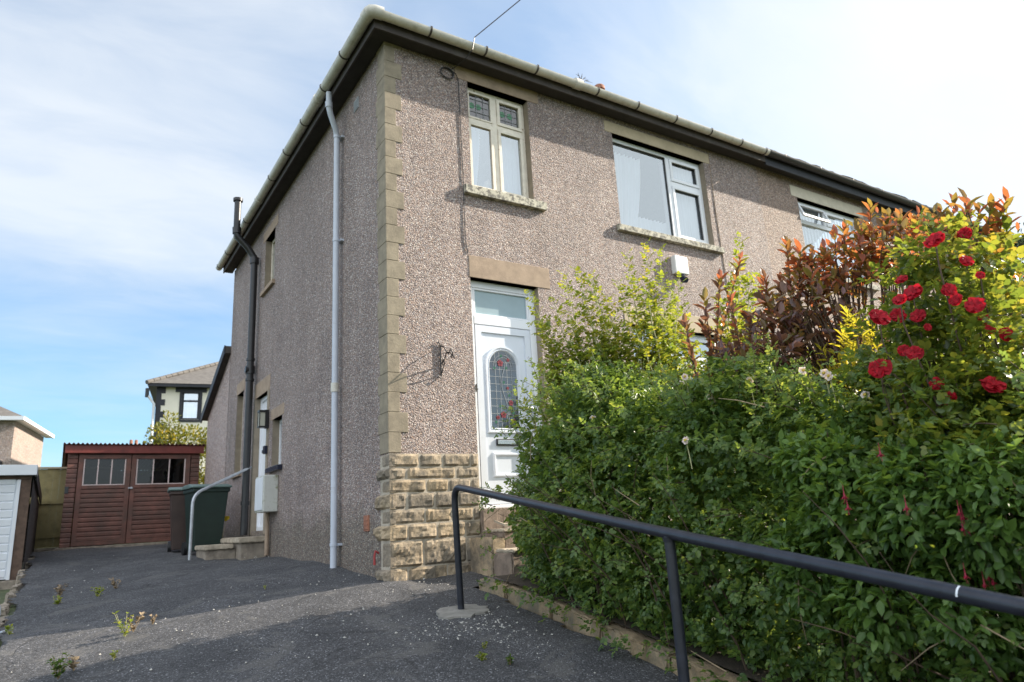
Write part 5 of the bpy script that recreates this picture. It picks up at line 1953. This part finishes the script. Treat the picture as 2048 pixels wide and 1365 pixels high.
rp = random.Random(31)
CAMP = Vector((-2.54, -6.10, .45))
for (x, y, z) in WHITE:
    c = Vector((x, y, z)) + Vector((-.05, 0, .02))
    ax = (CAMP - c).normalized() + Vector((rp.uniform(-.6, .6), rp.uniform(-.6, .6), rp.uniform(.2, 1)))
    f = petal_flower(c, ax, .020, [(5, 1, .35), (5, .7, .8)], M['petal_white'], 'flower', hedge, rp)
    b = MB()
    b.tube([c, c + ax.normalized() * .012], [.010, .006], 8)
    b.build('stamen', M['stamen'], f)
    b = MB()
    b.tube([c + Vector((.02, 0, -.14)), c + Vector((.01, 0, -.06)), c], .0025, 5)
    b.build('flower_stalk', M['stem'], f)

# ------------------------------------------------------------------ tall young shoots
shoots = thing('climbing_rose', 'tall thin yellow-green rose shoots rising in front of the house wall', 'shrub', (1.4, -1.8, -.1))
bs, bl_ = MB(), []
Pc, Ac, Nc, Sc = [], [], [], []
extra = [(a + rp.uniform(.03, .12), b - rp.uniform(-.1, .15), c - rp.uniform(.08, .45), d + rp.uniform(.0, .12), e - rp.uniform(-.1, .15), f) for a, b, c, d, e, f in SH[:24]]
for (tx, ty, tz, bx_, by_, bz_) in SH + extra:
    t_, b_ = Vector((tx, ty, tz)), Vector((bx_, by_, bz_))
    low = Vector((bx_ + .55, by_ - .25, gz(0, by_) + .1))
    mid = b_.lerp(t_, .5) + Vector((rp.uniform(.0, .06), rp.uniform(-.04, .04), .02))
    npt = 22
    pts = []
    for k in range(npt + 1):
        u = k / npt
        p = b_ * (1 - u) ** 2 + mid * 2 * u * (1 - u) + t_ * u * u
        wob = .012 * math.sin(u * 16 + tx * 30)
        pts.append(p + Vector((wob, wob * .6, 0)))
    bs.tube([low] + pts, [.008] + [.0072 - .0050 * k / npt for k in range(npt + 1)], 6)
    Ls = (t_ - b_).length
    nl = int(Ls / .027)
    for k in range(nl):
        u = (k + rp.random() * .4) / nl
        i = min(npt - 1, int(u * npt))
        p = pts[i].lerp(pts[i + 1], u * npt - i)
        d = (pts[i + 1] - pts[i]).normalized()
        a = k * 2.4 + rp.uniform(-.5, .5)
        o1 = d.orthogonal().normalized(); o2 = d.cross(o1)
        out = o1 * math.cos(a) + o2 * math.sin(a)
        Pc.append(p); Ac.append(out * .9 + d * (.35 + .5 * u) + Vector((0, 0, -.1))); Nc.append(d + out * .2)
        Sc.append(rp.uniform(.09, .15) * (1.1 - .5 * u))
        if k % 3 == 0 and u < .75:      # short side twig with two more leaves
            q_ = p + out * .06 + d * .03
            bs.tube([p, q_], .0018, 4)
            for s in (-1, 1):
                Pc.append(q_); Ac.append(out + o1 * s * .8); Nc.append(d); Sc.append(rp.uniform(.06, .1))
bs.build('stem', M['stem'], shoots, smooth=True)
cv = lambda q: np.array([tuple(v) for v in q])
cp = compound(cv(Pc), cv(Ac), cv(Nc) + rng.normal(0, .2, (len(Nc), 3)), np.array(Sc), 2)
foliage('foliage', M['leaf_shoot'], shoots, [leaves(*cp, .66)])
# the bushy lower body of the same climber between hedge top and wall
lob_s = [(1.25, -1.65, 1.0, .45, .4, .55), (1.7, -1.9, .95, .5, .4, .55), (2.1, -2.2, .85, .5, .4, .5), (1.05, -1.5, .75, .36, .35, .6), (2.4, -2.7, .85, .5, .45, .45), (1.2, -1.6, 1.5, .18, .2, .36), (1.0, -1.6, 1.4, .24, .22, .34), (1.35, -1.65, 1.55, .28, .22, .42), (1.75, -1.9, 1.45, .26, .2, .36), (2.2, -2.3, 1.3, .26, .2, .3)]
P, Nn = lobes_points(lob_s, 5600, rng, .45, 1.2)
cp = compound(P, lean(Nn, .2, rng, .5), Nn * .4 + np.array([0, 0, 1.0]) + rng.normal(0, .4, Nn.shape), rng.uniform(.06, .105, len(P)), 2)
foliage('lower_foliage', leafmat('climber_leaf', [(0.0, (.07, .13, .035)), (.6, (.13, .20, .045)), (1.0, (.24, .27, .06))], .5), shoots, [leaves(*cp, .66)])

# ------------------------------------------------------------------ photinia
def whorl(Pc, Ac, Nc, Sc, tip, d, n, L_, r, spread=.6):
    d = Vector(d).normalized()
    o1 = d.orthogonal().normalized(); o2 = d.cross(o1)
    for k in range(n):
        a = k * 2.4 + r.uniform(-.3, .3)
        out = o1 * math.cos(a) + o2 * math.sin(a)
        back = k / n * .09
        Pc.append(tip - d * back); Ac.append(d * (1.1 - k / n * .7) + out * (spread + k / n * .6)); Nc.append(d * .3 - out + Vector((0, 0, .5)))
        Sc.append(L_ * r.uniform(.6, 1.15))


def photinia(lob, pb, label, name, mats, nw, L_, base, seed, centre):
    r = random.Random(seed); rg = np.random.default_rng(seed)
    root = thing(name, label, 'shrub', base)
    P, Nn = lobes_points(lob, nw, rg, .35, 1.05)
    Pc, Ac, Nc, Sc = [], [], [], []
    stems = MB()
    hub = Vector(base) + Vector((0, 0, .5))
    for i in range(len(P)):
        p = Vector(P[i]); nn = Vector(Nn[i])
        d = nn * .9 + Vector((r.uniform(-.6, .3), r.uniform(-.4, .4), .7))
        whorl(Pc, Ac, Nc, Sc, p, d, r.randint(3, 7), L_ * r.choice((.7, .9, 1.1)), r, r.uniform(.5, 1.3))
        dd = d.normalized()
        if i % 3 == 0:
            stems.tube([hub.lerp(p, .55) + Vector((r.uniform(-.05, .05), r.uniform(-.05, .05), 0)), p - dd * .14, p], [.005, .0035, .0022], 5)
    for (tx, ty, tz, bx_, by_, bz_) in pb:
        t_, b_ = Vector((tx, ty, tz)), Vector((bx_, by_, bz_))
        d = (t_ - b_).normalized()
        whorl(Pc, Ac, Nc, Sc, t_, d, 8, L_ * 1.05, r, .5)
        Lb = (t_ - b_).length
        stems.tube([b_, b_.lerp(t_, .5) + Vector((.01, .01, 0)), t_], [.005, .004, .0025], 5)
        k = .09
        while k < Lb:
            p = t_ - d * k
            whorl(Pc, Ac, Nc, Sc, p, d, 2, L_, r, 1.0)
            k += r.uniform(.03, .06)
    stems.build('stem', M['bark'], root, smooth=True)
    Pa, Aa, Na, Sa = cv(Pc), cv(Ac) + rg.normal(0, .12, (len(Ac), 3)), cv(Nc) + rg.normal(0, .2, (len(Nc), 3)), np.array(Sc)
    hi = Pa[:, 2] + rg.normal(0, .12, len(Pa)) > centre
    foliage('young_foliage', mats[0], root, [leaves(Pa[hi], Aa[hi], Na[hi], Sa[hi], .36)])
    if (~hi).any():
        foliage('older_foliage', mats[1], root, [leaves(Pa[~hi], Aa[~hi], Na[~hi], Sa[~hi], .40)])
    return root


pb1 = [p for p in PB if not (p[1] < -4.4)]
pb2 = [p for p in PB if p[1] < -4.4]
photinia(PH, pb1, 'big shrub with red and dark purple leaves in the middle, left of the red roses', 'photinia_shrub', (M['leaf_photinia'], M['leaf_photinia_dark']), 480, .084, (1.5, -3.8, -.2), 5, 1.62)
photinia(PH2, pb2, 'orange-tipped shrub standing above the red roses near the right edge', 'photinia_shrub', (M['leaf_photinia'], M['leaf_rose']), 90, .082, (1.3, -4.6, -.3), 6, 1.62)

# dark evergreen at the far right
rg = np.random.default_rng(8)
dk = thing('evergreen_shrub', 'dark evergreen shrub at the right edge behind the roses', 'shrub', (2.5, -4.0, -.2))
DK2 = DK + [(DK[0][0] + .3, DK[0][1] + .1, DK[0][2] - .8, .7, .6, .7)]
P, Nn = lobes_points(DK2, 5000, rg, .6, 1.05)
foliage('foliage', M['leaf_dark'], dk, [leaves(P, lean(Nn, .3, rg, .5), Nn + rg.normal(0, .4, Nn.shape), rg.uniform(.04, .07, len(P)), .5)])
b = MB()
b.tube([(DK[0][0], DK[0][1], gz(0, -4) + .1), (DK[0][0], DK[0][1] + .05, 1.2)], [.03, .012], 8)
b.build('trunk', M['bark'], dk, smooth=True)

# ------------------------------------------------------------------ red rose bush
rose = thing('rose_bush', 'rose bush with crimson blooms and bright yellow-green leaves on the right', 'shrub', (.8, -4.7, -.4))
P, Nn = lobes_points(RO, 2000, rg, .3, 1.15)
cp = compound(P, lean(Nn, .1, rg, .5), Nn * .5 + np.array([0, 0, .9]) + rg.normal(0, .4, Nn.shape), rg.uniform(.06, .10, len(P)), 2)
foliage('foliage', M['leaf_rose'], rose, [leaves(*cp, .68)])
b = MB()
base = Vector((.75, -4.7, gz(0, -4.7) + .1))
for i, (x, y, z, r_) in enumerate(ROSES):
    t_ = Vector((x, y, z))
    b.tube([base + Vector((rp.uniform(-.1, .1), rp.uniform(-.1, .1), 0)), base.lerp(t_, .6) + Vector((rp.uniform(-.08, .08), rp.uniform(-.08, .08), .1)), t_ + Vector((.01, .01, -.10)), t_], [.007, .005, .003, .0025], 6)
b.build('stem', M['bark'], rose, smooth=True)
for i, (x, y, z, r_) in enumerate(ROSES):
    c = Vector((x, y, z)); c += (CAMP - c).normalized() * (.30 if i > 10 else (.24 if i % 4 else .14))
    ax = (CAMP - c).normalized() * .8 + Vector((rp.uniform(-.7, .5), rp.uniform(-.5, .5), rp.uniform(.2, .9)))
    f = petal_flower(c, ax, r_ * rp.uniform(.66, .88), [(6, 1.0, .12), (6, .92, .45), (5, .75, .8), (5, .55, 1.05), (4, .38, 1.25)], M['petal_red'], 'rose_flower', rose, rp)
    f2 = None

# ------------------------------------------------------------------ fuchsia with pointed leaves, low on the right
fu = thing('fuchsia_bush', 'fuchsia bush with pointed green leaves and hanging red flowers behind the near rail', 'shrub', (.1, -4.7, -.5))
P, Nn = lobes_points(FU, 4300, rg, .55, 1.05, lambda p: gzv(p) - .05, (-.8, -.2, .4))
A = np.concatenate([lean(Nn, -.25, rg, .55), lean(Nn, -.25, rg, .55)])
P2_ = np.concatenate([P, P])
N2_ = np.concatenate([Nn, Nn]) * .7 + np.array([0, 0, .8]) + rg.normal(0, .35, A.shape)
foliage('foliage', M['leaf_fuchsia'], fu, [leaves(P2_, A, N2_, rg.uniform(.03, .058, len(P2_)), .5)])
b = MB()
for i in range(22):
    l_ = FU[rp.randrange(len(FU))]
    t_ = Vector((l_[0] + rp.uniform(-.1, .1), l_[1] + rp.uniform(-.1, .1), l_[2] + rp.uniform(0, .2)))
    b0 = Vector((.35 + rp.uniform(-.1, .1), l_[1], gz(0, l_[1]) + .1))
    b.tube([b0, b0.lerp(t_, .6) + Vector((0, 0, .08)), t_], [.006, .004, .002], 5)
b.build('stem', M['bark'], fu, smooth=True)
for (x, y, z) in FF:
    c = Vector((x, y, z)); c += (CAMP - c).normalized() * .12
    b = MB()
    b.tube([c + Vector((0, 0, .035)), c + Vector((0, 0, .012)), c, c + Vector((0, 0, -.010))], [.0009, .0015, .003, .005], 8)
    for k in range(4):
        a = k * 1.571 + rp.uniform(-.3, .3)
        o_ = Vector((math.cos(a), math.sin(a), 0))
        blade_mesh(b, c + Vector((0, 0, -.006)), o_ * .9 + Vector((0, 0, -.35)), .020, .0045, .06)
    b.tube([c + Vector((0, 0, -.008)), c + Vector((0, 0, -.017))], [.0055, .004], 8)
    for k in range(3):
        b.tube([c + Vector((0, 0, -.012)), c + Vector((rp.uniform(-.004, .004), rp.uniform(-.004, .004), -.032))], .0006, 4)
    b.build('flower', M['petal_fuchsia'], fu, smooth=True)

# ------------------------------------------------------------------ yellow choisya-like shrub
ye_ = thing('yellow_shrub', 'small shrub with narrow bright yellow leaves left of the red roses', 'shrub', (.8, -4.0, -.3))
Pc, Ac, Nc, Sc = [], [], [], []
for t_ in TUFT:
    tip = Vector(t_)
    for j in range(3):
        whorl(Pc, Ac, Nc, Sc, tip + Vector((rp.uniform(-.03, .03), rp.uniform(-.03, .03), -.03 * j)), (rp.uniform(-.3, .1), rp.uniform(-.2, .2), 1), 13, .075, rp, .7 + .25 * j)
P, Nn = lobes_points(YE, 60, rg, .4, 1.0)
for i in range(60):
    whorl(Pc, Ac, Nc, Sc, Vector(P[i]), Vector(Nn[i]) + Vector((0, 0, .8)), 7, .065, rp, .8)
foliage('foliage', M['leaf_yellow'], ye_, [leaves(cv(Pc), cv(Ac), cv(Nc), np.array(Sc), .2)])
b = MB()
for t_ in TUFT:
    b.tube([(.85, -4.0, -.3), tuple(Vector(t_) + Vector((.03, .02, -.25))), tuple(t_)], [.008, .005, .003], 6)
b.build('stem', M['bark'], ye_, smooth=True)

# ------------------------------------------------------------------ grass at the foot of the hedge, bottom right
b = MB()
for i in range(900):
    y = rp.uniform(-5.6, -4.1)
    x = rp.uniform(-.08, .35)
    blade_mesh(b, (x, y, gz(0, y) + .02), (rp.uniform(-.5, .4), rp.uniform(-.5, .5), 1.0), rp.uniform(.15, .42), .0028, rp.uniform(.06, .22))
tag(b.build('grass', M['grass']), 'long green grass growing along the hedge foot at bottom right', 'grass', kind='stuff')

# ------------------------------------------------------------------ bush behind the garage
bu = thing('garden_shrub', 'yellow-flowering green shrub behind the red-brown garage and below the cream house', 'shrub', (.2, 14.5, .4))
lb_ = [(-.55, 15, 2.4, .55, .5, .55), (-.1, 15, 2.85, .5, .5, .5), (.35, 15, 3.0, .55, .5, .45), (.7, 15, 2.4, .6, .5, .7), (-.45, 15, 3.15, .28, .3, .35), (-.2, 15, 3.55, .22, .2, .3), (.6, 15, 1.6, .6, .5, .8), (.0, 15, 1.7, .7, .5, .8), (1.1, 15, 2.9, .5, .4, .5)]
P, Nn = lobes_points(lb_, 6500, rg, .5, 1.15)
foliage('foliage', M['leaf_bush'], bu, [leaves(P, lean(Nn, .4, rg, .5), Nn + rg.normal(0, .4, Nn.shape), rg.uniform(.06, .12, len(P)), .5)])
b = MB()
for (x, y, z, *_r) in lb_:
    b.tube([(.2, 15, .3), (x * .6 + .1, 15, z * .6), (x, 15, z)], [.03, .018, .008], 6)
b.build('stem', M['bark'], bu, smooth=True)

# ------------------------------------------------------------------ weeds and loose stones on the drive
WD = [(-2.06, .0, .16, 0, 'largest weed tuft on the lit part of the drive'), (-2.0, .12, .12, 1, 'reddish weed just behind the largest tuft on the drive'), (-2.48, 2.33, .10, 0, 'low green weed on the shaded left of the drive'),
      (-2.46, 3.0, .12, 1, 'brown seeding weed behind the low green one'), (-2.14, 2.41, .11, 0, 'green weed in the middle of the shaded drive'), (-1.96, 2.8, .13, 1, 'tall dry weed in the middle of the shaded drive'),
      (-2.79, 1.0, .07, 0, 'tiny weed at the left edge of the drive'), (-2.16, -.56, .05, 0, 'small flat weed at the edge of the hedge shadow'), (-2.46, -.70, .13, 2, 'thin grassy weed at the bottom left'),
      (-2.38, -.60, .08, 1, 'orange-brown weed at the bottom left'), (-.86, .93, .03, 0, 'tiny weed close to the pale drainpipe'), (-.43, -2.36, .06, 0, 'yellow-green weed between the rail foot and the bottom edge'),
      (-.33, -2.5, .05, 2, 'sparse weed right of the yellow-green one'), (-1.86, .25, .06, 1, 'small rusty weed near the shadow line'), (-.32, -2.2, .04, 0, 'little clover patch nearest to the kerb')]
for i, (x, y, h, kind, lb) in enumerate(WD):
    g0 = gz(x, y)
    root = thing('weed', lb, 'weed', (x, y, g0), 'weeds growing through the drive')
    n = 10 if kind == 2 else 24
    b = MB()
    tips = []
    for k in range(5 if kind != 2 else 9):
        t_ = Vector((x + rp.uniform(-.5, .5) * h, y + rp.uniform(-.5, .5) * h, g0 + h * rp.uniform(.6, 1)))
        b.tube([(x, y, g0 - .01), ((x + t_.x) / 2, (y + t_.y) / 2, g0 + h * .4), tuple(t_)], [.0025, .002, .001], 4)
        tips.append(t_)
    b.build('stem', M['dry'] if kind else M['stem'], root)
    Pq, Aq = [], []
    for t_ in tips:
        for k in range(9):
            u = rp.random()
            Pq.append(Vector((x, y, g0)).lerp(t_, u)); Aq.append((rp.uniform(-1, 1), rp.uniform(-1, 1), rp.uniform(-.1, .8)))
    Pq, Aq = cv(Pq), np.array(Aq)
    mt_ = M['leaf_shoot'] if kind == 0 else (M['grass'] if kind == 2 else M['dry'])
    foliage('leaves', mt_, root, [leaves(Pq, Aq, np.array([[0, 0, 1.0]]) + rg.normal(0, .3, Aq.shape), rg.uniform(.25, .5, len(Pq)) * min(h, .09), .55)])
# yellow poppies by the side steps
for i, (x, y, lb) in enumerate(((-.30, 5.98, 'yellow poppy higher up beside the soil pipe'), (-.42, 5.86, 'yellow poppy lower down beside the side steps'))):
    root = thing('poppy', lb, 'flower', (x, y, .25), 'yellow poppies by the side steps')
    z1 = .72 - .14 * i
    b = MB()
    b.tube([(x, y, .25), (x - .03, y, .45), (x + .02, y, z1)], .004, 5)
    b.build('stem', M['stem'], root)
    petal_flower((x + .02, y, z1), (-.6, -.8, .5), .045, [(4, 1, .4)], M['petal_yellow'], 'flower', root, rp)

V, Fq = [], []
rs = np.random.default_rng(21)
pts = []
for (cx_, cy_, sx, sy, n) in ((-.55, -1.9, .35, .4, 130), (-.2, -1.75, .16, .2, 120), (-1.1, -.9, .8, .7, 140), (-1.6, 1.2, .7, 1.3, 110), (.3, -.35, .3, .18, 60), (-.05, -1.9, .12, .3, 80), (-1.2, -2.3, .7, .6, 90), (-.4, .5, .3, .5, 30), (-2.0, 4, .5, 2, 60), (-.3, 4.1, .3, .4, 30)):
    pts.append(np.stack([rs.normal(cx_, sx, n), rs.normal(cy_, sy, n), rs.uniform(.003, .011, n) * rs.uniform(.5, 1.3, n)], 1))
pts = np.concatenate(pts)
pts = pts[~((pts[:, 0] > -.03) & (pts[:, 1] > -.02)) & (pts[:, 0] < .36)]
b = MB()
oct_ = [(1, 0, 0), (0, 1, 0), (-1, 0, 0), (0, -1, 0), (0, 0, .7), (0, 0, -.5)]
for (x, y, s) in pts:
    g0 = gz(x, y) + .004
    rot = rs.uniform(0, 6.28)
    vs = []
    for (a, c, d) in oct_:
        j = rs.uniform(.6, 1.3)
        vs.append((x + (a * math.cos(rot) - c * math.sin(rot) * .7) * s * j, y + (a * math.sin(rot) + c * math.cos(rot) * .7) * s * j, g0 + d * s * j))
    b.add(vs, [(0, 1, 4), (1, 2, 4), (2, 3, 4), (3, 0, 4), (1, 0, 5), (2, 1, 5), (3, 2, 5), (0, 3, 5)])
tag(b.build('loose_stones', M['pebble']), 'scattered small pale stones and flakes lying on the asphalt drive', 'stones', kind='stuff')
